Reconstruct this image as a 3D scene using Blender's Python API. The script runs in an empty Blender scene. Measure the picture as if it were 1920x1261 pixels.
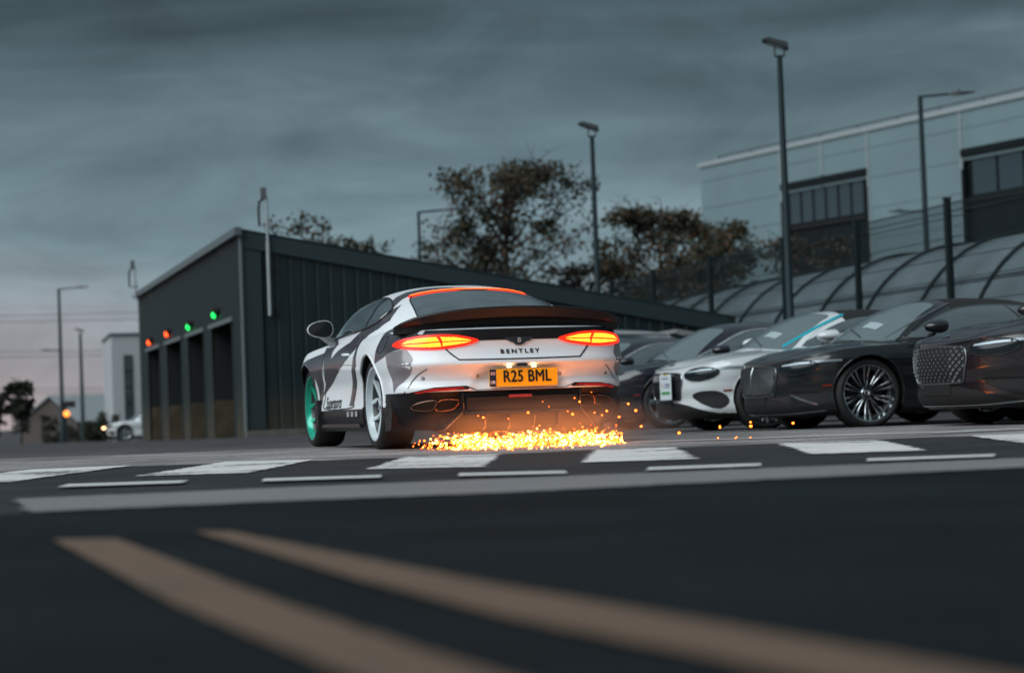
import bpy, bmesh, math, random
import numpy as np
from mathutils import Vector, Matrix
from mathutils.bvhtree import BVHTree
from mathutils.geometry import delaunay_2d_cdt
random.seed(7)
PI = math.pi
scene = bpy.context.scene
COL = scene.collection

# ------------------------------------------------------------------ camera
CAM_PITCH = math.atan(137.5/3840); CAM_ROLL = math.atan(0.0367)
cd = bpy.data.cameras.new('camera'); cam = bpy.data.objects.new('camera', cd); COL.objects.link(cam)
fw = Vector((0, math.cos(CAM_PITCH), math.sin(CAM_PITCH))); r0 = Vector((1, 0, 0)); u0 = r0.cross(fw)
rt = math.cos(CAM_ROLL)*r0 - math.sin(CAM_ROLL)*u0; up = math.cos(CAM_ROLL)*u0 + math.sin(CAM_ROLL)*r0
cam.matrix_world = Matrix(((rt.x, up.x, -fw.x, 0), (rt.y, up.y, -fw.y, 0), (rt.z, up.z, -fw.z, 0.285), (0, 0, 0, 1)))
cd.sensor_width = 36; cd.lens = 72; cd.clip_start = 0.05; cd.clip_end = 3000
cd.dof.use_dof = True; cd.dof.focus_distance = 14.6; cd.dof.aperture_fstop = 1.85; cd.dof.aperture_blades = 9
scene.camera = cam

# ------------------------------------------------------------------ render settings
scene.render.engine = 'CYCLES'
scene.cycles.use_denoising = True
scene.cycles.max_bounces = 6; scene.cycles.diffuse_bounces = 2; scene.cycles.glossy_bounces = 3
scene.cycles.transmission_bounces = 4; scene.cycles.transparent_max_bounces = 24
scene.cycles.sample_clamp_indirect = 4.0
scene.cycles.caustics_reflective = False; scene.cycles.caustics_refractive = False
scene.view_settings.view_transform = 'Standard'; scene.view_settings.look = 'None'
scene.view_settings.gamma = 1.0; scene.view_settings.exposure = 0.0; scene.view_settings.use_curve_mapping = False

# ------------------------------------------------------------------ world: overcast dusk
SUN_EL, SUN_AZ = math.radians(43), math.radians(230)      # azimuth clockwise from +Y: behind and to the left
world = bpy.data.worlds.new('World'); scene.world = world; world.use_nodes = True
nt = world.node_tree; nt.nodes.clear()
def N(t, typ, **kw):
    n = t.nodes.new(typ)
    for k, v in kw.items():
        if k.startswith('i_'): n.inputs[int(k[2:])].default_value = v
        else: setattr(n, k, v)
    return n
def ramp(t, stops, interp='LINEAR'):
    n = t.nodes.new('ShaderNodeValToRGB'); cr = n.color_ramp; cr.interpolation = interp
    while len(cr.elements) < len(stops): cr.elements.new(0.5)
    for e, (p, c) in zip(cr.elements, stops):
        e.position = p; e.color = (c[0], c[1], c[2], 1)
    return n
def srgb(r, g, b):
    f = lambda c: (c/255/12.92) if c/255 <= 0.04045 else ((c/255+0.055)/1.055)**2.4
    return (f(r), f(g), f(b))
L = nt.links.new
out = N(nt, 'ShaderNodeOutputWorld'); bg = N(nt, 'ShaderNodeBackground'); bg.inputs[1].default_value = 0.1
sky = N(nt, 'ShaderNodeTexSky', sky_type='NISHITA', sun_disc=False, sun_elevation=math.radians(3), sun_rotation=math.radians(290), air_density=2.0, dust_density=4.0)
tc = N(nt, 'ShaderNodeTexCoord'); sep = N(nt, 'ShaderNodeSeparateXYZ'); L(tc.outputs['Generated'], sep.inputs[0])
el = N(nt, 'ShaderNodeMath', operation='ABSOLUTE'); L(sep.outputs[2], el.inputs[0])
# streaky cloud noise stretched along the horizon
mp = N(nt, 'ShaderNodeMapping'); mp.inputs['Scale'].default_value = (3.2, 3.2, 18.0); mp.inputs['Rotation'].default_value = (0.0, 0.10, 0.3)
L(tc.outputs['Generated'], mp.inputs[0])
cn = N(nt, 'ShaderNodeTexNoise'); cn.inputs['Scale'].default_value = 1.15; cn.inputs['Detail'].default_value = 7; cn.inputs['Roughness'].default_value = 0.52; cn.inputs['Distortion'].default_value = 0.6
L(mp.outputs[0], cn.inputs[0])
sh = N(nt, 'ShaderNodeMath', operation='MULTIPLY_ADD', i_1=0.16, i_2=-0.08); L(cn.outputs[0], sh.inputs[0])
el2 = N(nt, 'ShaderNodeMath', operation='ADD'); L(el.outputs[0], el2.inputs[0]); L(sh.outputs[0], el2.inputs[1])
sc5 = N(nt, 'ShaderNodeMath', operation='MULTIPLY', i_1=1.0, use_clamp=True); L(el2.outputs[0], sc5.inputs[0])
gr = ramp(nt, [(0.0, srgb(146, 151, 158)), (0.045, srgb(138, 152, 159)), (0.095, srgb(118, 140, 148)), (0.145, srgb(89, 109, 117)), (0.20, srgb(60, 76, 84)), (0.26, srgb(62, 77, 85)), (0.45, srgb(100, 114, 122)), (1.0, srgb(112, 124, 132))])
L(sc5.outputs[0], gr.inputs[0])
# warm afterglow low on the left
az = N(nt, 'ShaderNodeMath', operation='MULTIPLY_ADD', i_1=-3.2, i_2=-0.30, use_clamp=True); L(sep.outputs[0], az.inputs[0])
lw = N(nt, 'ShaderNodeMapRange'); lw.inputs[1].default_value = 0.0; lw.inputs[2].default_value = 0.062; lw.inputs[3].default_value = 1.0; lw.inputs[4].default_value = 0.0
L(el.outputs[0], lw.inputs[0])
ml = N(nt, 'ShaderNodeMath', operation='MULTIPLY'); L(az.outputs[0], ml.inputs[0]); L(lw.outputs[0], ml.inputs[1])
mx = N(nt, 'ShaderNodeMix', data_type='RGBA'); L(ml.outputs[0], mx.inputs[0]); L(gr.outputs[0], mx.inputs[6]); mx.inputs[7].default_value = (*srgb(186, 152, 146), 1)
# fine mottling and broad soft patches
mp2 = N(nt, 'ShaderNodeMapping'); mp2.inputs['Scale'].default_value = (5.5, 5.5, 14.0); mp2.inputs['Location'].default_value = (3.1, .4, 1.7); L(tc.outputs['Generated'], mp2.inputs[0])
cn2 = N(nt, 'ShaderNodeTexNoise'); cn2.inputs['Scale'].default_value = 1.6; cn2.inputs['Detail'].default_value = 8; cn2.inputs['Roughness'].default_value = 0.6; cn2.inputs['Distortion'].default_value = 0.5; L(mp2.outputs[0], cn2.inputs[0])
cm2 = N(nt, 'ShaderNodeMapRange'); cm2.inputs[1].default_value = 0.33; cm2.inputs[2].default_value = 0.68; cm2.inputs[3].default_value = 0.82; cm2.inputs[4].default_value = 1.22; L(cn2.outputs[0], cm2.inputs[0])
cm = N(nt, 'ShaderNodeMapRange'); cm.inputs[1].default_value = 0.3; cm.inputs[2].default_value = 0.7; cm.inputs[3].default_value = 0.91; cm.inputs[4].default_value = 1.08
L(cn.outputs[0], cm.inputs[0])
mm = N(nt, 'ShaderNodeVectorMath', operation='MULTIPLY'); L(mx.outputs[2], mm.inputs[0]); cmm = N(nt, 'ShaderNodeMath', operation='MULTIPLY'); L(cm.outputs[0], cmm.inputs[0]); L(cm2.outputs[0], cmm.inputs[1]); L(cmm.outputs[0], mm.inputs[1])
# the cloud layer (scaled for a background strength of 0.1) over a trace of clear sky
ms = N(nt, 'ShaderNodeVectorMath', operation='SCALE'); ms.inputs[3].default_value = 10.5; L(mm.outputs[0], ms.inputs[0])
sk = N(nt, 'ShaderNodeVectorMath', operation='SCALE'); sk.inputs[3].default_value = 0.03; L(sky.outputs[0], sk.inputs[0])
ad = N(nt, 'ShaderNodeVectorMath', operation='ADD'); L(ms.outputs[0], ad.inputs[0]); L(sk.outputs[0], ad.inputs[1])
L(ad.outputs[0], bg.inputs[0]); L(bg.outputs[0], out.inputs[0])

sd = bpy.data.lights.new('sun', 'SUN'); sd.energy = 3.1; sd.angle = math.radians(60); sd.color = (0.90, 0.97, 1.0)
sun = bpy.data.objects.new('sun', sd); COL.objects.link(sun)
sdir = Vector((math.sin(SUN_AZ)*math.cos(SUN_EL), math.cos(SUN_AZ)*math.cos(SUN_EL), math.sin(SUN_EL)))
sun.rotation_euler = sdir.to_track_quat('Z', 'Y').to_euler()

# ------------------------------------------------------------------ materials
MATS = {}
def mat(name, col, rough=0.5, metal=0.0, coat=0.0, spec=0.5, emit=None, estr=0.0, noise=0.0, nscale=8.0, bump=0.0, bscale=60.0, alpha=1.0, ior=None, trans=0.0, rvar=0.0):
    if name in MATS: return MATS[name]
    m = bpy.data.materials.new(name); m.use_nodes = True; t = m.node_tree
    b = t.nodes['Principled BSDF']
    b.inputs['Base Color'].default_value = (*col, 1); b.inputs['Roughness'].default_value = rough
    b.inputs['Metallic'].default_value = metal; b.inputs['Coat Weight'].default_value = coat
    b.inputs['Coat Roughness'].default_value = 0.04
    b.inputs['Specular IOR Level'].default_value = spec; b.inputs['Alpha'].default_value = alpha
    b.inputs['Transmission Weight'].default_value = trans
    if ior: b.inputs['IOR'].default_value = ior
    if emit: b.inputs['Emission Color'].default_value = (*emit, 1); b.inputs['Emission Strength'].default_value = estr
    if noise or bump or rvar:
        c = N(t, 'ShaderNodeTexCoord'); n = N(t, 'ShaderNodeTexNoise'); n.inputs['Scale'].default_value = nscale; n.inputs['Detail'].default_value = 6
        t.links.new(c.outputs['Object'], n.inputs[0])
        if noise:
            mr = N(t, 'ShaderNodeMapRange'); mr.inputs[1].default_value = 0.3; mr.inputs[2].default_value = 0.7; mr.inputs[3].default_value = 1-noise; mr.inputs[4].default_value = 1+noise
            t.links.new(n.outputs[0], mr.inputs[0])
            v = N(t, 'ShaderNodeVectorMath', operation='SCALE'); v.inputs[0].default_value = col
            t.links.new(mr.outputs[0], v.inputs[3]); t.links.new(v.outputs[0], b.inputs['Base Color'])
        if rvar:
            mr = N(t, 'ShaderNodeMapRange'); mr.inputs[1].default_value = 0.3; mr.inputs[2].default_value = 0.7; mr.inputs[3].default_value = max(rough-rvar, 0.02); mr.inputs[4].default_value = rough+rvar
            t.links.new(n.outputs[0], mr.inputs[0]); t.links.new(mr.outputs[0], b.inputs['Roughness'])
        if bump:
            n2 = N(t, 'ShaderNodeTexNoise'); n2.inputs['Scale'].default_value = bscale; n2.inputs['Detail'].default_value = 4
            t.links.new(c.outputs['Object'], n2.inputs[0])
            bp = N(t, 'ShaderNodeBump'); bp.inputs['Strength'].default_value = bump; bp.inputs['Distance'].default_value = 0.02
            t.links.new(n2.outputs[0], bp.inputs['Height']); t.links.new(bp.outputs[0], b.inputs['Normal'])
    MATS[name] = m; return m

# ------------------------------------------------------------------ object helpers
def mesh_obj(name, V, F, m=None, parent=None, smooth=None, mats=None, fm=None):
    me = bpy.data.meshes.new(name); me.from_pydata([tuple(v) for v in V], [], F)
    if mats:
        for q in mats: me.materials.append(q)
        if fm: me.polygons.foreach_set('material_index', fm)
    elif m: me.materials.append(m)
    if smooth is not None:
        me.polygons.foreach_set('use_smooth', [True]*len(me.polygons))
        me.set_sharp_from_angle(angle=math.radians(smooth))
    me.update()
    o = bpy.data.objects.new(name, me); COL.objects.link(o)
    if parent: o.parent = parent
    return o
def tag(o, label, cat, group=None, kind=None):
    if label: o['label'] = label
    if cat: o['category'] = cat
    if group: o['group'] = group
    if kind: o['kind'] = kind
    return o
def thing(name, label, cat, loc=(0, 0, 0), rz=0.0, group=None):
    o = bpy.data.objects.new(name, None); COL.objects.link(o); o.location = loc; o.rotation_euler = (0, 0, rz)
    o.empty_display_size = 0.3
    return tag(o, label, cat, group)
def structure(o): o['kind'] = 'structure'; return o
def copy_tree(o, parent=None):
    c = o.copy(); COL.objects.link(c); c.parent = parent
    for ch in [x for x in bpy.data.objects if x.parent == o]: copy_tree(ch, c)
    return c
class MB:
    def __init__(s): s.V = []; s.F = []
    def add(s, V, F):
        b = len(s.V); s.V += [Vector(v) for v in V]; s.F += [tuple(i+b for i in f) for f in F]
    def box(s, c, d, rot=None):
        x, y, z = d[0]/2, d[1]/2, d[2]/2
        V = [Vector((a*x, b*y, e*z)) for a in (-1, 1) for b in (-1, 1) for e in (-1, 1)]
        if rot is not None: V = [rot @ v for v in V]
        V = [v+Vector(c) for v in V]
        s.add(V, [(0, 1, 3, 2), (4, 6, 7, 5), (0, 4, 5, 1), (2, 3, 7, 6), (0, 2, 6, 4), (1, 5, 7, 3)])
    def tube(s, pts, r, n=8, closed=False, cap=True):
        P = [Vector(p) for p in pts]; R = r if isinstance(r, (list, tuple)) else [r]*len(P)
        V = []; F = []; k = len(P); prev = None
        for i, p in enumerate(P):
            if closed: d = (P[(i+1) % k]-P[i-1])
            else: d = P[min(i+1, k-1)]-P[max(i-1, 0)]
            d = d.normalized() if d.length > 1e-9 else Vector((0, 0, 1))
            if prev is None:
                a = d.cross(Vector((0, 0, 1)))
                if a.length < 0.05: a = d.cross(Vector((1, 0, 0)))
            else: a = prev-d*prev.dot(d)
            a.normalize(); prev = a; b = d.cross(a)
            for j in range(n):
                an = 2*PI*j/n; V.append(p+(a*math.cos(an)+b*math.sin(an))*R[i])
        for i in range(k if closed else k-1):
            i2 = (i+1) % k
            for j in range(n): F.append((i*n+j, i*n+(j+1) % n, i2*n+(j+1) % n, i2*n+j))
        if cap and not closed: F.append(tuple(range(n))[::-1]); F.append(tuple((k-1)*n+j for j in range(n)))
        s.add(V, F)
    def prism(s, poly, axis, a, b):           # polygon in the two other axes, extruded a..b
        def p3(u, v, w): return {'x': (w, u, v), 'y': (u, w, v), 'z': (u, v, w)}[axis]
        n = len(poly); V = [p3(u, v, a) for u, v in poly]+[p3(u, v, b) for u, v in poly]
        F = [tuple(range(n)), tuple(range(n, 2*n))[::-1]]+[(i, i+n, (i+1) % n+n, (i+1) % n) for i in range(n)]
        s.add(V, F)
    def build(s, name, m, parent=None, smooth=None):
        return mesh_obj(name, s.V, s.F, m, parent, smooth)
def lathe_y(prof, n, V0=0.0):                 # profile of (r, y) round the Y axis
    V = []; F = []; k = len(prof)
    for i in range(n):
        a = 2*PI*i/n
        for r, y in prof: V.append((r*math.cos(a), y, r*math.sin(a)))
    for i in range(n):
        j = (i+1) % n
        for q in range(k-1): F.append((i*k+q, i*k+q+1, j*k+q+1, j*k+q))
    return V, F
def spl(tab, x):                              # smooth interpolation in a table
    X = [t[0] for t in tab]; Y = [t[1] for t in tab]; n = len(X)
    if x <= X[0]: return Y[0]
    if x >= X[-1]: return Y[-1]
    i = max(k for k in range(n) if X[k] <= x); i = min(i, n-2)
    def tan(k):
        if k == 0 or k == n-1: return 0 if n < 3 else ((Y[1]-Y[0])/(X[1]-X[0]) if k == 0 else (Y[-1]-Y[-2])/(X[-1]-X[-2]))
        a = (Y[k]-Y[k-1])/(X[k]-X[k-1]); b = (Y[k+1]-Y[k])/(X[k+1]-X[k])
        return 0 if a*b <= 0 else 2*a*b/(a+b)
    h = X[i+1]-X[i]; t = (x-X[i])/h; m0 = tan(i)*h; m1 = tan(i+1)*h
    return (2*t**3-3*t*t+1)*Y[i]+(t**3-2*t*t+t)*m0+(-2*t**3+3*t*t)*Y[i+1]+(t**3-t*t)*m1
def lin(tab, x):
    for (a, ya), (b, yb) in zip(tab, tab[1:]):
        if x <= b: return ya+(yb-ya)*max(0, (x-a))/(b-a)
    return tab[-1][1]
def catmull(P, k=6, closed=False):
    P = [Vector(p) for p in P]; n = len(P); out_ = []
    for i in range(n if closed else n-1):
        p0 = P[i-1] if (closed or i > 0) else P[0]; p1 = P[i]; p2 = P[(i+1) % n]; p3 = P[(i+2) % n] if (closed or i+2 < n) else P[-1]
        for j in range(k):
            t = j/k; out_.append(0.5*((2*p1)+(p2-p0)*t+(2*p0-5*p1+4*p2-p3)*t*t+(3*p1-p0-3*p2+p3)*t**3))
    if not closed: out_.append(P[-1])
    return out_
# ------------------------------------------------------------------ surface dressing (panels, seams and trim that follow a body surface)
class Surf:
    def __init__(s, parts):
        V = []; F = []
        for v, f in parts:
            b = len(V); V += [Vector(q) for q in v]; F += [tuple(i+b for i in g) for g in f]
        s.bvh = BVHTree.FromPolygons(V, F)
    def hit(s, u, v, ax):
        o, d = {'y+': (Vector((u, 4, v)), Vector((0, -1, 0))), 'y-': (Vector((u, -4, v)), Vector((0, 1, 0))),
                'x-': (Vector((-5, u, v)), Vector((1, 0, 0))), 'x+': (Vector((5, u, v)), Vector((-1, 0, 0))),
                'z+': (Vector((u, v, 4)), Vector((0, 0, -1)))}[ax]
        p, n, i, ds = s.bvh.ray_cast(o, d)
        if p is None:
            g = {'y': Vector((u, 0.9*(1 if ax == 'y+' else -1), v)), 'x': Vector((-2.4 if ax == 'x-' else 2.3, u, v)), 'z': Vector((u, v, 1))}[ax[0]]
            p, n, i, ds = s.bvh.find_nearest(g)
        if n.dot(d) > 0: n = -n
        return p, n
def patch(S, name, poly, ax, m, parent, off=0.003, grid=0.03, k=0, skirt=True, inner=0.006, smooth=50):
    pts = [Vector((a, b)) for a, b in poly]
    if k: pts = catmull(pts, k, True)
    B = []
    for a, b in zip(pts, pts[1:]+pts[:1]):
        n = max(1, int((b-a).length/grid+0.5))
        B += [a+(b-a)*(i/n) for i in range(n)]
    nb = len(B); xs = [p.x for p in B]; ys = [p.y for p in B]
    def inside(x, y):
        c = False; j = nb-1
        for i in range(nb):
            if (B[i].y > y) != (B[j].y > y) and x < (B[j].x-B[i].x)*(y-B[i].y)/(B[j].y-B[i].y)+B[i].x: c = not c
            j = i
        return c
    I = []
    gx = min(xs)+grid/2
    while gx < max(xs):
        gy = min(ys)+grid/2
        while gy < max(ys):
            if inside(gx, gy) and min((Vector((gx, gy))-q).length_squared for q in B) > (grid*0.45)**2: I.append(Vector((gx, gy)))
            gy += grid
        gx += grid
    vs, es, fs, ov, oe, of = delaunay_2d_cdt(B+I, [(i, (i+1) % nb) for i in range(nb)], [], 1, 1e-5)
    H = [S.hit(v.x, v.y, ax) for v in vs]
    V = [p+n*off for p, n in H]; F = [tuple(f) for f in fs]
    ref = {'y+': Vector((0, 1, 0)), 'y-': Vector((0, -1, 0)), 'x-': Vector((-1, 0, 0)), 'x+': Vector((1, 0, 0)), 'z+': Vector((0, 0, 1))}[ax]
    F = [f if (V[f[1]]-V[f[0]]).cross(V[f[2]]-V[f[0]]).dot(ref) > 0 else f[::-1] for f in F]
    if skirt:
        cnt = {}
        for f in F:
            for a, b in zip(f, f[1:]+f[:1]): cnt[(a, b)] = 1
        bd = [(a, b) for a, b in cnt if (b, a) not in cnt]; mp_ = {}
        for a, b in bd:
            for q in (a, b):
                if q not in mp_: mp_[q] = len(V); V.append(H[q][0]-H[q][1]*inner)
            F.append((b, a, mp_[a], mp_[b]))
    return mesh_obj(name, V, F, m, parent, smooth)
def on_surf(S, pts, ax, k=6, off=0.0, closed=False):
    P = catmull([Vector((a, b)) for a, b in pts], k, closed) if k else [Vector(p) for p in pts]
    H = [S.hit(p.x, p.y, ax) for p in P]
    return [p+n*off for p, n in H], [n for p, n in H]
def seam(S, name, pts, ax, w, m, parent, k=6, off=0.0025, closed=False):
    P, Nn = on_surf(S, pts, ax, k, off, closed); V = []; F = []; c = len(P)
    for i in range(c):
        d = (P[(i+1) % c]-P[i-1]) if closed else (P[min(i+1, c-1)]-P[max(i-1, 0)])
        a = d.cross(Nn[i]); a = a.normalized() if a.length > 1e-9 else Vector((0, 0, 1))
        V += [P[i]-a*w/2-Nn[i]*0.006, P[i]-a*w/2, P[i]+a*w/2, P[i]+a*w/2-Nn[i]*0.006]
    for i in range(c if closed else c-1):
        j = (i+1) % c
        for q in range(3): F.append((i*4+q, i*4+q+1, j*4+q+1, j*4+q))
    return mesh_obj(name, V, F, m, parent, 40)
def trim(S, name, pts, ax, r, m, parent, k=6, off=0.0, closed=False, n=6):
    P, _ = on_surf(S, pts, ax, k, off, closed); b = MB(); b.tube(P, r, n, closed)
    return b.build(name, m, parent, 60)
def text_mesh(name, s, size, m, parent, loc, rot, extrude=0.001, bold=0.0, sx=1.0, spacing=1.0, shear=0.0, surf=None):
    c = bpy.data.curves.new(name, 'FONT'); c.body = s; c.size = size; c.extrude = extrude; c.offset = bold; c.align_x = 'CENTER'; c.align_y = 'CENTER'
    c.space_character = spacing; c.shear = shear; c.resolution_u = 3
    t = bpy.data.objects.new(name, c); COL.objects.link(t)
    dg = bpy.context.evaluated_depsgraph_get(); me = bpy.data.meshes.new_from_object(t.evaluated_get(dg))
    bpy.data.objects.remove(t)
    M = Matrix.Translation(Vector(loc)) @ rot.to_4x4() @ Matrix.Diagonal((sx, 1, 1, 1))
    me.transform(M)
    if surf:
        S, ax, off = surf
        for v in me.vertices:
            p, n = S.hit(*((v.co.x, v.co.z) if ax[0] == 'y' else (v.co.y, v.co.z)), ax); v.co = p+n*off
    me.materials.clear(); me.materials.append(m)
    o = bpy.data.objects.new(name, me); COL.objects.link(o); o.parent = parent
    return o

# ------------------------------------------------------------------ shared materials
M_white = mat('pearl_white', srgb(233, 237, 239), .40, 0.0, .30, noise=.02, nscale=3)
M_wrap = mat('charcoal_wrap', srgb(62, 61, 66), .38, 0.0, .35)
M_blk = mat('gloss_black', (.008, .008, .009), .12, 0.0, .6)
M_satin = mat('satin_black', (.010, .010, .011), .42, spec=.3)
M_dark = mat('dark_plastic', (.006, .006, .006), .75)
M_tyre = mat('tyre_rubber', (.012, .012, .012), .72, bump=.2, bscale=120)
M_gl = mat('tinted_glass', (.060, .085, .089), .03, 0, 1.0, ior=2.3)
M_grey = mat('grey_wrap', srgb(128, 124, 128), .28, 0, .7)
M_red = mat('tail_light_red', (.12, .001, .001), .3, emit=(1.0, .018, .004), estr=1.9)
M_amber = mat('tail_light_glow', (.3, .05, .01), .2, emit=(1.0, .22, .012), estr=6.5)
def _cells():
    t = M_amber.node_tree; c = N(t, 'ShaderNodeTexCoord'); v = N(t, 'ShaderNodeTexVoronoi'); v.inputs['Scale'].default_value = 110
    r = N(t, 'ShaderNodeMapRange'); r.inputs[1].default_value = .25; r.inputs[2].default_value = .75; r.inputs[3].default_value = 6.5; r.inputs[4].default_value = 3.0
    t.links.new(c.outputs['Object'], v.inputs[0]); t.links.new(v.outputs['Distance'], r.inputs[0]); t.links.new(r.outputs[0], t.nodes['Principled BSDF'].inputs['Emission Strength'])
_cells()
M_brk = mat('brake_strip', (.3, .02, .01), .2, emit=(1.0, .11, .010), estr=5)
M_chr = mat('dark_chrome', (.30, .29, .29), .16, 1.0)
M_yel = mat('yellow_plate', srgb(248, 182, 16), .4)
M_ink = mat('black_ink', (.006, .006, .006), .5)
M_navy = mat('navy_band', (.006, .018, .05), .5)
M_wht = mat('white_print', (.75, .75, .75), .5)
M_copper = mat('exhaust_trim', (.40, .24, .17), .25, 1.0)
M_green = mat('green_rim', (.0, .42, .27), .28, .3, .8)
M_rimw = mat('white_rim', srgb(196, 206, 210), .3, 0, .6)
M_pw = mat('white_paint', (.62, .66, .67), .22, 0, 1.0)
M_pg = mat('graphite_paint', (.012, .015, .017), .26, .15, .7)
M_pp = mat('aubergine_paint', (.010, .0065, .009), .26, .1, .7)
M_pn = mat('navy_paint', (.009, .011, .018), .24, .15, .8)
M_ps = mat('silver_paint', (.34, .33, .33), .3, .3, 1.0)
M_chrome = mat('chrome', (.42, .46, .48), .22, 1.0)
M_meshm = mat('mesh_steel', (.20, .22, .23), .35, .9)
M_brow = mat('brow_steel', (.34, .40, .43), .4, .5)
M_bright = mat('bright_trim', (.70, .74, .76), .3, .7)
M_screen = mat('windscreen_glass', (.11, .15, .155), .05, 0, 1.0, ior=2.4)
M_lens = mat('headlamp_lens', (.010, .015, .018), .12, 0, 0, ior=1.38)
M_fab = mat('soft_top_fabric', (.008, .008, .009), .8, bump=.1, bscale=200)
M_wdk = mat('dark_wheel', (.46, .49, .51), .2, 1.0)
M_teals = mat('teal_stripe', (.0, .33, .42), .4)
# ------------------------------------------------------------------ car body surface (x forward, y left, z up; origin on the ground between the axles)
def car_surface(p):
    """returns (lower body, glasshouse) as (V, F) lists, and the side width function"""
    zb = 0.15
    zs_t = p.get('zs', [(-2.55, .93), (-2.0, .935), (-1.4, .94), (-.8, .925), (0, .925), (1.0, .925), (1.5, .895), (2.0, .805), (2.36, .69)])
    zc_t = p.get('zc', [(-2.55, .95), (-2.3, .985), (-2.0, 1.03), (-1.6, 1.05), (0, 1.04), (.9, 1.03), (1.2, 1.01), (1.6, .965), (2.0, .88), (2.25, .79), (2.37, .71)])
    xt_t = p.get('xt', [(.13, -2.22), (.25, -2.36), (.36, -2.44), (.435, -2.50), (.45, -2.54), (.49, -2.535), (.53, -2.49), (.58, -2.50), (.64, -2.555), (.66, -2.565), (.69, -2.55), (.73, -2.52), (.80, -2.50), (.88, -2.50), (.93, -2.49)])
    xn_t = p.get('xn', [(.13, 2.20), (.20, 2.30), (.26, 2.33), (.36, 2.33), (.50, 2.36), (.60, 2.35), (.68, 2.31)])
    w_t = p.get('w', [(.13, .87), (.20, .93), (.30, .952), (.42, .945), (.55, .948), (.66, .965), (.76, .968), (.84, .95), (.90, .915), (.94, .88)])
    at, an = p.get('at', .52), p.get('an', .85)
    def width(x, z):
        w = spl(w_t, z)
        g = math.exp(-((x+1.45)/.50)**2)*p.get('haunch', .030)*(0.35+0.65*math.exp(-((z-.76)/.20)**2))
        h = math.exp(-((x-1.42)/.45)**2)*.020*(0.35+0.65*math.exp(-((z-.66)/.2)**2))
        d = -.022*math.exp(-((x-.15)/.75)**2)*math.exp(-((z-.52)/.16)**2)
        cr = .006*math.exp(-((z-.70-.03*x)/.02)**2) if -1.2 < x < 1.9 else 0
        return (w+g+h+d+cr)*p.get('wide', 1.0)
    NL, NS = 46, 210
    cols = []
    arcs = None
    for li in range(NL):
        t = li/(NL-1)
        zt = zb+t*(spl(zs_t, -2.5)-zb); zn = zb+t*(spl(zs_t, 2.3)-zb)
        xt, xn = spl(xt_t, zt), spl(xn_t, zn); a1, a2 = at+(xt+2.5)*-0.3, an
        pts = []
        for k in range(61):
            th = PI/2*k/60; c = max(0, math.cos(th))**(2/2.7); s = max(0, math.sin(th))**(2/2.7); pts.append((xt+a1*(1-c), s))
        for k in range(1, 90): pts.append((xt+a1+(xn-a2-xt-a1)*k/90, 1.0))
        for k in range(61):
            th = PI/2*(1-k/60); c = max(0, math.cos(th))**(2/2.3); s = max(0, math.sin(th))**(2/2.3); pts.append((xn-a2*(1-c), s))
        P = []
        for x, yf in pts:
            z = zb+t*(spl(zs_t, x)-zb); P.append((x, yf*width(x, z), z))
        D = [0]
        for a, b in zip(P, P[1:]): D.append(D[-1]+math.hypot(b[0]-a[0], b[1]-a[1]))
        row = []; j = 0
        for k in range(NS):
            d = D[-1]*k/(NS-1)
            while j < len(D)-2 and D[j+1] < d: j += 1
            f = (d-D[j])/max(D[j+1]-D[j], 1e-9)
            row.append([P[j][q]+(P[j+1][q]-P[j][q])*f for q in range(3)])
        cols.append(row)
    # plate recess and other local pushes
    if p.get('recess'):
        for row in cols:
            for q in row:
                if q[0] < -2.3:
                    y, z = abs(q[1]), q[2]
                    m = max(0, min(1, (.37-(z-.50)*.55-y)/.05+.5))*max(0, min(1, (.632-z)/.012+.5))*max(0, min(1, (z-.455)/.02+.5))
                    q[0] += .045*m*(0.4+max(0, (z-.46)/.18))
    NT = 16
    for k in range(1, NT+1):
        tau = 1-k/NT; tau = max(0, math.sin(tau*PI/2))**0.8
        row = []
        for q in cols[NL-1]:
            x0, y0, z0 = q; xc = x0*.90; x = xc+(x0-xc)*tau; y = y0*tau
            pw = lin([(-2.5, 3.0), (-1.6, 4.5), (.8, 4.5), (1.5, 2.6), (2.3, 2.4)], x0)
            zc = spl(zc_t, x); z = zc-(zc-z0)*tau**pw
            if p.get('bonnet', True) and 1.0 < x < 2.2: z += .010*math.exp(-((abs(y)-(.52-.10*(x-1)))/.05)**2)*min(1, (x-1)/.3)*min(1, (2.2-x)/.25)
            row.append([x, y, z])
        cols.append(row)
    V = []; F = []; R = len(cols)
    for row in cols: V += row
    def idx(l, s): return l*NS+s
    ra = p.get('arch', .405); inn = set()
    for l in range(R):
        for s in range(NS):
            v = V[idx(l, s)]
            for xa in (-1.425, 1.425):
                if abs(v[1]) > .55 and v[2] < .86 and math.hypot(v[0]-xa, v[2]-.378) < ra: inn.add((l, s))
    for l in range(R-1):
        for s in range(NS-1):
            c4 = [(l, s), (l, s+1), (l+1, s+1), (l+1, s)]
            if all(c in inn for c in c4): continue
            F.append([idx(*c) for c in c4])
    for (l, s) in inn:
        v = V[idx(l, s)]
        xa = -1.425 if v[0] < 0 else 1.425
        dx, dz = v[0]-xa, v[2]-.378; d = math.hypot(dx, dz) or 1e-6
        v[0] = xa+dx/d*ra; v[2] = max(zb, .378+dz/d*ra)
    # drop unused, mirror
    used = sorted({i for f in F for i in f}); rm = {i: k for k, i in enumerate(used)}
    V = [V[i] for i in used]; F = [[rm[i] for i in f] for f in F]
    n = len(V); mir = {}
    V2 = list(V)
    for i, v in enumerate(V):
        if abs(v[1]) < 1e-6: v[1] = 0.0; mir[i] = i
        else: mir[i] = len(V2); V2.append([v[0], -v[1], v[2]])
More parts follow.
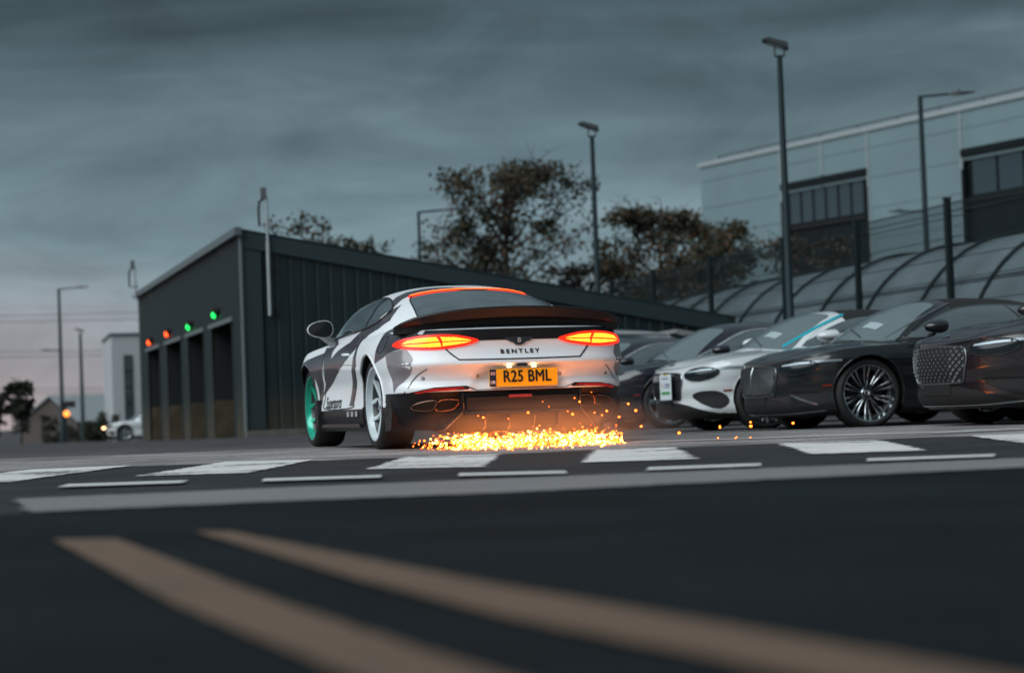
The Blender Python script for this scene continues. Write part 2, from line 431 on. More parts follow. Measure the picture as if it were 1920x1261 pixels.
    F2 = [tuple(f[::-1]) for f in F]+[tuple(mir[i] for i in f) for f in F]
    F2 = [g for g in (tuple(dict.fromkeys(f)) for f in F2) if len(g) > 2]
    lower = (V2, F2)
    # glasshouse
    zr_t = p.get('zr', [(-2.15, .95), (-2.0, 1.015), (-1.75, 1.125), (-1.4, 1.25), (-1.0, 1.34), (-.6, 1.388), (-.15, 1.405), (.2, 1.395), (.5, 1.35), (.8, 1.255), (1.05, 1.14), (1.35, .975)])
    yb_t = p.get('yb', [(-2.15, .64), (-1.8, .80), (-1.3, .872), (-.7, .89), (0, .895), (.6, .88), (.9, .85), (1.1, .80), (1.35, .70)])
    x0, x1 = zr_t[0][0], zr_t[-1][0]; NX, NR = 90, 26; zb2 = p.get('zb2', .925)
    gm, gk = p.get('gm', 2.5), p.get('gk', 1.85)
    V = []; F = []
    for i in range(NX+1):
        x = x0+(x1-x0)*i/NX; zr = spl(zr_t, x); yb = spl(yb_t, x)*p.get('wide', 1.0)
        for j in range(-NR, NR+1):
            ph = PI/2*abs(j)/NR; h = math.cos(ph); 
            y = yb*max(0, 1-max(h, 0)**gk)**(1/gm) if h < 1 else 0.0
            # lean the roof peak back towards the screens so that they curve in plan
            bow = p.get('bow', .16)*(y/max(yb, .1))**2
            xx = x+(bow if x < -.6 else 0)*min(1, (-.6-x)/.5) - (bow*1.25 if x > .1 else 0)*min(1, (x-.1)/.5)
            V.append((xx, math.copysign(y, j) if j else 0.0, zb2+(zr-zb2)*h))
    m = 2*NR+1
    for i in range(NX):
        for j in range(m-1): F.append((i*m+j, i*m+j+1, (i+1)*m+j+1, (i+1)*m+j))
    return lower, (V, F), width

def wheel(parent, x, y, side, style, tyre, rimm, dark, R=.375, W=.29, steer=0.0, capm=None, cal=None):
    """wheel turning about Y; side=+1 outer face to +y"""
    w = bpy.data.objects.new('wheel', None); COL.objects.link(w); w.parent = parent; w.location = (x, y, R); w.rotation_euler = (0, 0, (0 if side > 0 else PI)+steer); w.empty_display_size = .1
    h = W/2; rr = .300
    prof = [(rr-.004, -h+.03), (rr+.02, -h), (R-.03, -h+.004), (R-.008, -h+.03), (R, -h+.06), (R+.0005, 0), (R, h-.06), (R-.008, h-.028), (R-.028, h-.006), (rr+.028, h-.001), (rr+.014, h-.004), (rr-.002, h-.02)]
    V, F = lathe_y(prof, 72); mesh_obj('tyre', V, F, tyre, w, 40)
    prof = [(rr-.026, h-.060), (rr-.014, h-.030), (rr-.010, h-.012), (rr+.004, h-.008), (rr+.007, h-.012), (rr+.002, h-.022)]
    V, F = lathe_y(prof, 72); mesh_obj('rim', V, F, rimm, w, 45)
    V, F = lathe_y([(rr-.03, -h+.03), (rr-.045, -.02), (rr-.05, h-.09), (rr-.024, h-.058)], 60); mesh_obj('rim_barrel', V, F, mat('barrel_grey', (.055, .058, .06), .4, .4), w, 45)
    V, F = lathe_y([(.205, -.03), (.205, .005), (.09, .005), (.085, .04), (.0, .04)], 40); mesh_obj('brake_disc', V, F, mat('disc', (.10, .10, .10), .35, 1.0), w, 30)
    b = MB(); b.prism([(.12*math.cos(a), .12*math.sin(a)) for a in [PI*.2+k*.15 for k in range(9)]]+[(.225*math.cos(a), .225*math.sin(a)) for a in [PI*.2+k*.15 for k in range(9)][::-1]], 'y', -.06, .03)
    b.build('caliper', cal or mat('caliper', (.02, .02, .02), .3), w)
    V, F = lathe_y([(rr-.05, -.09), (0, -.09)], 40); mesh_obj('wheel_back', V, F, dark, w)
    yo = h-.035                                                     # spoke face plane
    def spoke(a0, a1, w0, w1, t=.028, mid=0.0, y0=yo-.035, y1=yo-.012, r0_=.045, r1_=None):
        r1_ = r1_ or rr-.014; V = []; n = 8
        for i in range(n+1):
            f = i/n; r = r0_+(r1_-r0_)*f; a = a0+(a1-a0)*f+mid*math.sin(PI*f); ww = w0+(w1-w0)*f; yy = y0+(y1-y0)*f**1.5-.012*math.sin(PI*f)
            c = Vector((r*math.cos(a), 0, r*math.sin(a))); tg = Vector((-math.sin(a), 0, math.cos(a)))
            for u, dy in ((-.5, -t), (-.42, -.004), (-.2, 0), (.2, 0), (.42, -.004), (.5, -t)): V.append(c+tg*(u*ww)+Vector((0, yy+dy, 0)))
        F = []
        for i in range(n):
            for j in range(5): F.append((i*6+j, i*6+j+1, (i+1)*6+j+1, (i+1)*6+j))
        return V, F
    if style == 'five':
        for k in range(5):
            a = 2*PI*k/5+PI/2+.1; 
            for sg in (-1, 1):
                V, F = spoke(a+sg*.10, a+sg*.40, .045, .040, .045, mid=-sg*.03); mesh_obj('spoke', V, F, rimm, w, 35)
        hub_r = .075
    elif style == 'blade':
        for k in range(10):
            a = 2*PI*k/10+PI/2
            for sg in (-1, 1):
                V, F = spoke(a+sg*.10, a+sg*.115+.02, .012, .030, .03); mesh_obj('spoke', V, F, rimm, w, 35)
        hub_r = .07
    else:
        for k in range(8):
            a = 2*PI*k/8; V, F = spoke(a, a, .05, .10, .03); mesh_obj('spoke', V, F, rimm, w, 35)
        hub_r = .08
    V, F = lathe_y([(hub_r, yo-.07), (hub_r, yo-.034), (hub_r-.01, yo-.022), (.040, yo-.022), (.038, yo-.012), (.03, yo-.008), (0, yo-.007)], 32); mesh_obj('hub', V, F, rimm, w, 35)
    V, F = lathe_y([(.033, yo-.0085), (.033, yo-.004), (0, yo-.003)], 24); c = mesh_obj('centre_cap', V, F, capm or dark, w, 35)
    for k in range(5):
        a = 2*PI*k/5; V, F = lathe_y([(.009, yo-.03), (.009, yo-.018), (0, yo-.017)], 8)
        mesh_obj('wheel_bolt', [(v[0]+.055*math.cos(a), v[1], v[2]+.055*math.sin(a)) for v in V], F, dark, w)
    return w

def edge_y(S_, xa, a):                    # where the side surface stands just outside a wheel arch
    return abs(S_.hit(xa+.425*math.cos(a), max(.17, .378+.425*math.sin(a)), 'y+')[0].y)
def underbody(root, dark, S_):
    b = MB(); b.box((-.03, 0, .47), (4.1, 1.16, .60)); b.box((0, 0, .21), (2.0, 1.72, .12))
    b.box((-2.08, 0, .27), (.42, 1.2, .20)); b.box((1.95, 0, .27), (.30, 1.0, .18)); b.build('underbody', dark, root)
    for xa in (-1.425, 1.425):
        for sd in (1, -1):
            V = []; F = []; n = 30; k = 0
            for i in range(n+1):
                a = -.35+(PI+.7)*i/n; r = .405
                xx, zz = xa+r*math.cos(a), max(.15, .378+r*math.sin(a))
                yo = edge_y(S_, xa, a)-.004
                V += [(xx, sd*yo, zz), (xx, sd*(yo-.02), zz+(.012 if zz > .2 else 0)), (xx, sd*.56, zz)]
            for i in range(n):
                for j in range(2): F.append((i*3+j, i*3+j+1, (i+1)*3+j+1, (i+1)*3+j))
            mesh_obj('wheel_arch_liner', V, F, dark, root, 50)
# ------------------------------------------------------------------ ground
def gz(y): return lin([(-50, 0), (19.5, 0), (21, -.05), (38, -.05), (200, -1.265), (3000, -1.265)], y)
def asphalt(name, base, rough=.62, speck=.5, band=False, smooth=False):
    m = bpy.data.materials.new(name); m.use_nodes = True; t = m.node_tree; b = t.nodes['Principled BSDF']; K = t.links.new
    c = N(t, 'ShaderNodeTexCoord'); n1 = N(t, 'ShaderNodeTexNoise'); n1.inputs['Scale'].default_value = .9; n1.inputs['Detail'].default_value = 8; K(c.outputs['Object'], n1.inputs[0])
    n2 = N(t, 'ShaderNodeTexVoronoi'); n2.inputs['Scale'].default_value = 95; K(c.outputs['Object'], n2.inputs[0])
    r1 = N(t, 'ShaderNodeMapRange'); r1.inputs[1].default_value = .3; r1.inputs[2].default_value = .7; r1.inputs[3].default_value = .6; r1.inputs[4].default_value = 1.5; K(n1.outputs[0], r1.inputs[0])
    r2 = N(t, 'ShaderNodeMapRange'); r2.inputs[1].default_value = 0; r2.inputs[2].default_value = 1; r2.inputs[3].default_value = 1-speck; r2.inputs[4].default_value = 1+speck
    sx = N(t, 'ShaderNodeSeparateColor'); K(n2.outputs['Color'], sx.inputs[0]); K(sx.outputs[0], r2.inputs[0])
    mu = N(t, 'ShaderNodeMath', operation='MULTIPLY'); K(r1.outputs[0], mu.inputs[0]); K(r2.outputs[0], mu.inputs[1])
    v = N(t, 'ShaderNodeVectorMath', operation='SCALE'); v.inputs[0].default_value = base; K(mu.outputs[0], v.inputs[3])
    last = v.outputs[0]
    if band:                                   # older, paler surfacing across the yard behind the crossing
        s = N(t, 'ShaderNodeSeparateXYZ'); K(c.outputs['Object'], s.inputs[0])
        n3 = N(t, 'ShaderNodeTexNoise'); n3.inputs['Scale'].default_value = 1.6; n3.inputs['Detail'].default_value = 9; n3.inputs['Roughness'].default_value = .7
        mp_ = N(t, 'ShaderNodeMapping'); mp_.inputs['Scale'].default_value = (.35, 1.6, 1); K(c.outputs['Object'], mp_.inputs[0]); K(mp_.outputs[0], n3.inputs[0])
        y2 = N(t, 'ShaderNodeMath', operation='MULTIPLY_ADD', i_1=2.2); K(n3.outputs[0], y2.inputs[0]); K(s.outputs[1], y2.inputs[2])
        cr = ramp(t, [(0, (0, 0, 0)), (.489, (0, 0, 0)), (.494, (1, 1, 1)), (.64, (1, 1, 1)), (.72, (.30, .30, .30)), (1, (.15, .15, .15))])
        yd = N(t, 'ShaderNodeMath', operation='MULTIPLY', i_1=1/30.0); K(y2.outputs[0], yd.inputs[0]); K(yd.outputs[0], cr.inputs[0])
        mm_ = N(t, 'ShaderNodeMapRange'); mm_.inputs[1].default_value = .35; mm_.inputs[2].default_value = .6; mm_.inputs[3].default_value = .62; mm_.inputs[4].default_value = 1; K(n3.outputs[0], mm_.inputs[0])
        mf = N(t, 'ShaderNodeMath', operation='MULTIPLY', use_clamp=True); K(cr.outputs[0], mf.inputs[0]); K(mm_.outputs[0], mf.inputs[1])
        v2 = N(t, 'ShaderNodeVectorMath', operation='SCALE'); v2.inputs[0].default_value = (.29, .27, .265); K(mu.outputs[0], v2.inputs[3])
        mx_ = N(t, 'ShaderNodeMix', data_type='RGBA'); K(mf.outputs[0], mx_.inputs[0]); K(last, mx_.inputs[6]); K(v2.outputs[0], mx_.inputs[7]); last = mx_.outputs[2]
    K(last, b.inputs['Base Color']); b.inputs['Roughness'].default_value = rough; b.inputs['Specular IOR Level'].default_value = .10 if smooth else .28
    bp = N(t, 'ShaderNodeBump'); bp.inputs['Strength'].default_value = .25 if smooth else .9; bp.inputs['Distance'].default_value = .006
    K(n2.outputs['Distance'], bp.inputs['Height']); K(bp.outputs[0], b.inputs['Normal'])
    return m
xs_ = [-600, -80, -30, -10, 0, 10, 30, 80, 600]; ys_ = [-30, 0, 19.5, 21, 38, 60, 100, 200, 600, 1800]
V = [(x, y, gz(y)) for y in ys_ for x in xs_]; nx = len(xs_)
F = [(j*nx+i, j*nx+i+1, (j+1)*nx+i+1, (j+1)*nx+i) for j in range(len(ys_)-1) for i in range(nx-1)]
structure(mesh_obj('ground', V, F, asphalt('yard_asphalt', (.026, .026, .029), .62, .6, True)))
def sheet(name, poly, z, m, jag=.006, step=.03, parent=None, thick=.004):
    out_ = []; n = len(poly)
    for a, b in zip(poly, poly[1:]+poly[:1]):
        a, b = Vector(a), Vector(b); L_ = (b-a).length; k = max(1, int(min(L_/step, 400))); nn = Vector((-(b-a).y, (b-a).x)).normalized()
        for i in range(k):
            p = a+(b-a)*i/k
            if i and L_ < 40: p = p+nn*random.gauss(0, jag)
            out_.append(p)
    nb = len(out_); vs, es, fs, *_ = delaunay_2d_cdt(out_, [(i, (i+1) % nb) for i in range(nb)], [], 1, 1e-6)
    return mesh_obj(name, [(v.x, v.y, z) for v in vs], [tuple(f) if True else f for f in fs], m, parent)
def paint(name, col, wear=.5, scale=14):
    m = bpy.data.materials.new(name); m.use_nodes = True; t = m.node_tree; b = t.nodes['Principled BSDF']; K = t.links.new
    c = N(t, 'ShaderNodeTexCoord'); n1 = N(t, 'ShaderNodeTexNoise'); n1.inputs['Scale'].default_value = scale; n1.inputs['Detail'].default_value = 10; n1.inputs['Roughness'].default_value = .7; K(c.outputs['Object'], n1.inputs[0])
    n2 = N(t, 'ShaderNodeTexNoise'); n2.inputs['Scale'].default_value = 1.3; n2.inputs['Detail'].default_value = 5; K(c.outputs['Object'], n2.inputs[0])
    s = N(t, 'ShaderNodeMath', operation='ADD'); K(n1.outputs[0], s.inputs[0]); K(n2.outputs[0], s.inputs[1])
    hw = .66+.27*wear
    cr = ramp(t, [(0, (.06, .06, .06)), ((hw-.05)/2, (.07, .07, .07)), ((hw+.03)/2, tuple(q*.8 for q in col)), (.62, col), (1, tuple(q*.86 for q in col))])
    d = N(t, 'ShaderNodeMath', operation='MULTIPLY', i_1=.5); K(s.outputs[0], d.inputs[0]); K(d.outputs[0], cr.inputs[0])
    K(cr.outputs[0], b.inputs['Base Color']); b.inputs['Roughness'].default_value = .6
    bp = N(t, 'ShaderNodeBump'); bp.inputs['Strength'].default_value = .35; bp.inputs['Distance'].default_value = .004; K(n1.outputs[0], bp.inputs['Height']); K(bp.outputs[0], b.inputs['Normal'])
    return m
M_wp = paint('white_road_paint', (.78, .76, .745), .85)
M_wl = paint('white_line_paint', (.72, .72, .71), .1)
M_yl = paint('yellow_road_paint', (.155, .095, .060), .35, 20)
structure(sheet('foreground_road', [(-40, -20), (40, -20), (40, 13.5), (1.84, 7.48), (.8, 7.20), (-.02, 6.93), (-.9, 6.88), (-1.62, 6.75), (-2.0, 6.5), (-3.5, 6.2), (-40, 3)], .004, asphalt('darkened_asphalt', (.0075, .0105, .0125), .75, .45, False, True)))  # new asphalt, its colour darkened further for vignette and foreground shade
structure(sheet('concrete_strip', [(-1.60, 6.77), (-.9, 6.90), (-.02, 6.95), (.8, 7.22), (1.84, 7.50), (6, 8.7), (14, 11.0), (14, 11.9), (6, 9.3), (2.1, 8.55), (.94, 8.44), (-.02, 8.37), (-1.01, 8.25), (-1.98, 8.09), (-1.93, 7.85), (-1.80, 7.45), (-1.72, 7.1)], .008, paint('worn_concrete', (.215, .21, .21), .15, 9), .012))
def mark(name, poly, m, z=.006, jag=.016): return structure(sheet(name, poly, z, m, jag))
for q in ([(-3.32, 10.9), (-2.66, 10.8), (-2.60, 13.95), (-3.25, 13.74)], [(-2.05, 11.0), (-1.42, 10.82), (-1.34, 13.66), (-1.98, 13.95)],
          [(-.78, 10.70), (-.17, 10.32), (-.10, 13.22), (-.72, 13.42)], [(.34, 10.47), (.90, 10.32), (1.04, 13.41), (.52, 13.48)],
          [(1.50, 10.43), (2.08, 10.36), (2.32, 13.16), (1.70, 13.3)], [(2.72, 10.9), (3.3, 10.8), (3.60, 13.5), (2.98, 13.5)], [(3.9, 10.8), (4.5, 10.8), (4.9, 13.4), (4.25, 13.5)],
          [(-4.6, 10.9), (-3.95, 10.9), (-3.85, 14.0), (-4.5, 14.0)]):
    mark('crossing_stripe', q, M_wp)
for q in ([(-2.09, 9.32), (-1.52, 9.28), (-1.54, 9.62), (-2.13, 9.72)], [(-1.13, 9.08), (-.60, 9.0), (-.61, 9.32), (-1.16, 9.42)], [(-.25, 8.80), (.21, 8.62), (.21, 8.95), (-.26, 9.16)],
          [(.54, 8.66), (1.03, 8.68), (1.07, 8.98), (.58, 9.0)], [(1.50, 8.79), (2.04, 8.78), (2.12, 9.07), (1.56, 9.12)], [(2.55, 9.05), (3.1, 9.15), (3.15, 9.4), (2.6, 9.35)], [(-3.1, 9.4), (-2.55, 9.35), (-2.6, 9.7), (-3.15, 9.8)]):
    mark('give_way_dash', q, M_wl, .0125, .004)
mark('yellow_line', [(-1.15, 5.06), (-.98, 5.0), (-.37, 3.12), (-.06, 2.25), (.47, .75), (.33, .68), (-.20, 2.24), (-.53, 3.14)], M_yl, .009, .002)
mark('yellow_line', [(-.82, 5.19), (-.72, 5.13), (-.05, 3.30), (.31, 2.42), (.90, .95), (.76, .87), (.22, 2.20), (-.02, 2.76), (-.30, 3.56)], M_yl, .009, .002)
# bay lines in front of the parked cars
def bar(a, b, w):
    a, b = Vector(a), Vector(b); n = Vector((-(b-a).y, (b-a).x)).normalized()*w/2
    return [a-n, b-n, b+n, a+n]
hd = Vector((math.cos(math.radians(17)), math.sin(math.radians(17))))
for x_, y_ in ((3.35, 15.4), (1.6, 23.0), (.7, 26.4)):
    mark('bay_line', bar((x_, y_), (x_+5*hd.x, y_+5*hd.y), .10), M_wl, gz(y_)+.010, .003)
mark('bay_line', bar((.9, 15.6), (6.5, 14.6), .12), M_wl, .008, .012)
mark('bay_line', bar((3.0, 14.75), (8.5, 16.1), .10), M_wl, .012, .006)
mark('bay_line', bar((-8, 13.9), (.2, 16.4), .05), M_wl, .008, .015)

# ------------------------------------------------------------------ garage with four bays
G_O = Vector((-5.49, 42.0, -.08)); ga = math.atan2(.277, .961)          # local x along the visible side wall, local y along the bay front
gar = thing('garage_building', 'dark green metal garage with four open bays and a sloping roof behind the wrapped coupe', 'building', G_O, ga)
def tealmat(name, base, tan_amt):
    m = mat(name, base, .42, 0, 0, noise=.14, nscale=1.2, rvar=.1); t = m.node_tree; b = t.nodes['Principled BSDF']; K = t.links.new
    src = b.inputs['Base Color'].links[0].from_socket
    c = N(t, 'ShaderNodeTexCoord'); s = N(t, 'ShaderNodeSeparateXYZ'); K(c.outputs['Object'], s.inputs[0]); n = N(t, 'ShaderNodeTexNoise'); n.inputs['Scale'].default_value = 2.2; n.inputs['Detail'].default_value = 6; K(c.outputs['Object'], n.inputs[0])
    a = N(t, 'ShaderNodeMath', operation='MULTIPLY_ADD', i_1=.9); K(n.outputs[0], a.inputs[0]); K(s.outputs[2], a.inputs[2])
    r = N(t, 'ShaderNodeMapRange'); r.inputs[1].default_value = 1.55; r.inputs[2].default_value = .55; r.inputs[3].default_value = 0; r.inputs[4].default_value = tan_amt; K(a.outputs[0], r.inputs[0])
    x = N(t, 'ShaderNodeMix', data_type='RGBA'); K(r.outputs[0], x.inputs[0]); K(src, x.inputs[6]); x.inputs[7].default_value = (.075, .062, .036, 1); K(x.outputs[2], b.inputs['Base Color'])  # tan mixed into the cladding colour towards the bottom
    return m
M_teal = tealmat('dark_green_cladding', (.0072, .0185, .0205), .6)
M_tealt = mat('grey_green_trim', (.022, .038, .043), .5)
M_gut = mat('gutter_grey', (.10, .125, .132), .5)
hside = lambda x: 4.27-.19*x
for i in range(36):                                                       # tall side panels
    x0, x1 = .42+i*.28, .42+i*.28+.277
    h0, h1 = hside(x0)-.32, hside(x1)-.32
    V = [(x0, 0, .12), (x0+.02, -.018, .12), (x1-.045, -.018, .12), (x1, 0, .12), (x0, 0, h0), (x0+.02, -.018, h0), (x1-.045, -.018, h1), (x1, 0, h1)]
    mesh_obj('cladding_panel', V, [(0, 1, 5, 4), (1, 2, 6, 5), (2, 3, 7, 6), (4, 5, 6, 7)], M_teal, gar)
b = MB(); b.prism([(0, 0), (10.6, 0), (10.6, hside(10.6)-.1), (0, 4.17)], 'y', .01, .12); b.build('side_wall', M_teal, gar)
b = MB(); b.prism([(-.05, 4.27-.36), (-.05, 4.28), (10.8, hside(10.8)), (10.8, hside(10.8)-.36)], 'y', -.10, -.03); b.build('fascia', M_tealt, gar)
b = MB(); b.box((.18, -.035, 2.06), (.40, .07, 3.80)); b.build('corner_flashing', M_tealt, gar)
b = MB(); b.tube([(-.03, -.08, .1), (-.03, -.08, 4.2)], .045, 8); b.build('downpipe', M_gut, gar)
# front (bays)
bays = [(1.34, 4.9), (5.98, 9.27), (10.35, 13.9), (15.3, 18.7)]
V = []; F = []
def corr(y0, y1, z0, z1, name):
    V = []; F = []; k = int((y1-y0)/.16)*2
    for i in range(k+1):
        y = y0+(y1-y0)*i/k; x = -.03 if (i//1) % 2 else .0; V += [(x, y, z0), (x, y, z1)]
    for i in range(k): F.append((2*i, 2*i+1, 2*i+3, 2*i+2))
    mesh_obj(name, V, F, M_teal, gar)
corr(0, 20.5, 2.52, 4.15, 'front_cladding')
e = 0.0
for y0, y1 in bays+[(20.5, 20.5)]:
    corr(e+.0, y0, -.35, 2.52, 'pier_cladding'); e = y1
for y0, y1 in bays:
    b = MB(); b.box((-.03, (y0+y1)/2, 2.50), (.10, y1-y0+.16, .10)); b.build('bay_lintel', M_gut, gar)
    b = MB(); b.box((.02, y0+.03, 1.1), (.14, .06, 2.78)); b.build('bay_jamb', M_tealt, gar)
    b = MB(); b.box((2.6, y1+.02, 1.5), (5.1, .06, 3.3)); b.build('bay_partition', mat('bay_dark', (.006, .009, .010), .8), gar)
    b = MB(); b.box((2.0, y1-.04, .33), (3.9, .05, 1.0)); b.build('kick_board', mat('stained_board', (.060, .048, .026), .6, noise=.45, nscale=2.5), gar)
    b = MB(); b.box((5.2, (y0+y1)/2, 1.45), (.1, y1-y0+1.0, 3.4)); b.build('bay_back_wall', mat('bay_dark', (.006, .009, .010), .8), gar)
b = MB(); b.box((.0, 20.55, 1.9), (.12, .12, 4.5)); b.build('corner_flashing', M_gut, gar)
b = MB(); b.box((-.10, 10.2, 4.22), (.14, 20.9, .16)); b.build('gutter', M_gut, gar, )
V = [(-.08, -.1, 4.29), (10.8, -.1, hside(10.8)+.02), (10.8, 20.7, hside(10.8)+.02), (-.08, 20.7, 4.29)]
b = MB(); b.add(V+[(v[0], v[1], v[2]-.06) for v in V], [(0, 1, 2, 3), (7, 6, 5, 4), (0, 4, 5, 1), (1, 5, 6, 2), (2, 6, 7, 3), (3, 7, 4, 0)]); b.build('roof', M_tealt, gar)
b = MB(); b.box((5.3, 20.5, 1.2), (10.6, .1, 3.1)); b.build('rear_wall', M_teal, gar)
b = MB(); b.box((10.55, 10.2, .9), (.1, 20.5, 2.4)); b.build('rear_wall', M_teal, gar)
b = MB(); b.box((5.3, -.12, .02), (10.7, .30, .24)); b.build('plinth', mat('concrete_kerb', (.11, .105, .095), .8, noise=.25, nscale=3), gar)
for yy, zz, c_, lb in ((17.1, 2.66, 'r', 'red signal lamp over the farthest bay'), (12.65, 2.70, 'r', 'red signal lamp over the second bay from the left'), (8.03, 2.66, 'g', 'green signal lamp over the third bay from the left'), (3.43, 2.70, 'g', 'brightest green signal lamp, over the nearest bay')):
    mm_ = mat('lamp_'+c_, (.4, .05, .02) if c_ == 'r' else (.02, .4, .1), .3, emit=(1, .060, .006) if c_ == 'r' else (.01, 1, .13), estr=5 if c_ == 'r' else 2.2)
    b = MB(); b.tube([(-.04, yy, zz+.08), (-.16, yy, zz+.08)], .10, 12); hs = b.build('signal_housing', M_dark, gar)
    Vv, Ff = lathe_y([(.001, 0), (.045, .012), (.072, .040), (.078, .08)], 16)
    o = mesh_obj('signal_lamp', [(-.20+v[1]*1.0, yy+v[0], zz+v[2]) for v in Vv], Ff, mm_, gar, 60); o['label'] = lb
def wall_mast(x, y, z0, z1, lb):
    t_ = thing('wall_mast', lb, 'mast', G_O+Matrix.Rotation(ga, 3, 'Z') @ Vector((x, y, z0+.08)), ga); h = z1-z0
    b = MB(); b.tube([(0, 0, 0), (0, 0, h*.62)], .036, 10); b.tube([(0, 0, h*.62), (0, 0, h)], .026, 10); b.build('pole', mat('galvanised', (.42, .46, .48), .45, .3), t_, 60)
    b = MB(); b.box((-.06, 0, h+.06), (.11, .10, .22)); b.build('head_box', mat('grey_box', (.12, .13, .14), .5), t_)
    b = MB(); b.tube([(-.06, 0, h-.06), (-.15, 0, h-.12), (-.17, 0, h-.3), (-.16, 0, h-.62)], .025, 8); b.build('cable_tail', M_dark, t_)
    for zz in (.12, h*.4):
        b = MB(); b.box((0, .06, zz), (.16, .12, .05)); b.build('bracket', M_dark, t_)
wall_mast(.52, -.155, 2.40, 4.86, 'white pole with a hooked head fixed near the corner of the dark green garage')
wall_mast(-.30, 18.9, 3.9, 4.9, 'short grey mast rising over the far end of the garage front')

# ------------------------------------------------------------------ lamp posts
M_pole = mat('painted_steel', (.014, .027, .032), .55, 0, 0, .25)
M_lamp = mat('lamp_head_grey', (.025, .03, .034), .5)
def lamp_post(x, y, ztop, kind, lb, r=.07, dirx=1):
    z0 = gz(y)-.05; t_ = thing('street_lamp', lb, 'lamp post', (x, y, z0), 0, 'lamp posts round the yard'); h = ztop-z0
    b = MB(); b.tube([(0, 0, 0), (0, 0, 1.2), (0, 0, 1.25), (0, 0, h)], [r*1.35, r*1.3, r, r*.62], 12); b.build('pole', M_pole, t_, 40)
    b = MB(); b.box((0, -.1, .6), (.12, .02, .5)); b.build('access_door', M_lamp, t_)
    if kind == 'flood':
        b = MB(); b.tube([(-.09, 0, h+.02), (-.09, 0, h+.20)], .018, 6); b.tube([(.09, 0, h+.02), (.09, 0, h+.20)], .018, 6); b.tube([(-.09, 0, h+.02), (.09, 0, h+.02)], .022, 6); b.build('bracket', M_lamp, t_)
        R_ = Matrix.Rotation(math.radians(20), 3, 'Y')
        b = MB(); V = [(-.34, -.18, -.03), (.20, -.18, -.03), (.24, .18, -.03), (-.30, .18, -.03), (-.24, -.13, .06), (.16, -.13, .08), (.18, .14, .08), (-.22, .14, .06)]
        b.add([R_ @ Vector(v)+Vector((-.02, 0, h+.25)) for v in V], [(3, 2, 1, 0), (4, 5, 6, 7), (0, 1, 5, 4), (1, 2, 6, 5), (2, 3, 7, 6), (3, 0, 4, 7)]); b.build('lamp_head', M_lamp, t_)
        b = MB(); b.box(R_ @ Vector((-.05, 0, -.045))+Vector((-.02, 0, h+.25)), (.36, .26, .012), R_); b.build('lens', mat('lamp_lens', (.18, .2, .2), .2), t_)
    else:
        L_ = 1.35 if kind == 'arm' else kind
        b = MB(); b.tube([(0, 0, h-.02), (dirx*L_*.7, 0, h+.03)], .035, 8); b.build('arm', M_pole, t_)
        b = MB(); V = []
        for (xx, w, t0, t1) in ((L_*.62, .05, -.03, .03), (L_*.72, .11, -.04, .06), (L_*.95, .12, -.03, .06), (L_*1.2, .05, .015, .05)):
            V += [(dirx*xx, -w, h+.03+t0), (dirx*xx, w, h+.03+t0), (dirx*xx, w*.7, h+.03+t1), (dirx*xx, -w*.7, h+.03+t1)]
        F = [(0, 1, 2, 3)]+[(i*4+j, i*4+(j+1) % 4, i*4+4+(j+1) % 4, i*4+4+j) for i in range(3) for j in range(4)]+[(15, 14, 13, 12)]
        b.add(V, F); b.build('lamp_head', M_lamp, t_, 40)
        b = MB(); b.tube([(dirx*L_*.85, 0, h+.08), (dirx*L_*.85, 0, h+.16)], .03, 8); b.build('photocell', M_lamp, t_)
lamp_post(5.41, 39.7, 6.95, 'flood', 'tallest lamp post, with a tilted floodlight, in front of the white hall window', .085)
lamp_post(2.15, 50.3, 6.92, 'flood', 'slim floodlight post rising just right of the large autumn tree', .085)
lamp_post(12.26, 60, 9.06, 'arm', 'lamp post with one arm pointing right, in front of the white hall', .11)
lamp_post(16.36, 80, 7.45, 1.2, 'lamp post behind the mesh fence with its arm pointing left', .09, -1)
lamp_post(-3.05, 70, 7.18, 'arm', 'lamp post with an arm pointing right, behind the garage roof and beside the big tree', .08)
lamp_post(-25.16, 114, 7.95, 1.4, 'taller lamp post at far left with its arm pointing right', .12)
lamp_post(-26.35, 125, 5.85, 'flood', 'short floodlight post at far left between the arm lamp and the white building', .13)
lamp_post(-30.9, 140, 5.5, 1.2, 'farthest lamp post at left, mostly hidden, its short arm pointing left', .07, -1)
# ------------------------------------------------------------------ far left: barn, white block, beacon, cables
M_render = mat('far_render', (.12, .10, .09), .8, noise=.1)
y0 = 170
barn = thing('barn', 'low gabled barn with a pale metal roof at far left', 'building', (-38.6, y0, gz(y0)))
b = MB(); b.prism([(-2.3, -.1), (2.3, -.1), (2.3, 1.9), (.2, 3.82), (-2.3, 1.9)], 'y', 0, 14); bo = b.build('wall', M_render, barn)
bo.data.transform(Matrix(((1, .65, 0, 0), (0, 1, 0, 0), (0, 0, 1, 0), (0, 0, 0, 1))))
for a_, c_ in (((-2.5, 1.80), (.2, 3.95)), ((.2, 3.95), (2.6, 1.72))):
    b = MB(); b.prism([(a_[0], a_[1]), (c_[0], c_[1]), (c_[0], c_[1]-.1), (a_[0], a_[1]-.1)], 'y', -.25, 14.3); ro = b.build('roof', mat('sheet_roof', (.42, .46, .47), .5, noise=.1), barn)
    ro.data.transform(Matrix(((1, .65, 0, 0), (0, 1, 0, 0), (0, 0, 1, 0), (0, 0, 0, 1))))
wb = thing('white_building', 'white rendered block with a tall dark window left of the garage', 'building', (-23.5, 120, gz(120)), math.radians(14))
b = MB(); b.box((3.5, 5, 3.05), (7, 10, 6.3)); b.build('wall', mat('white_render', (.42, .45, .46), .7, noise=.05), wb)
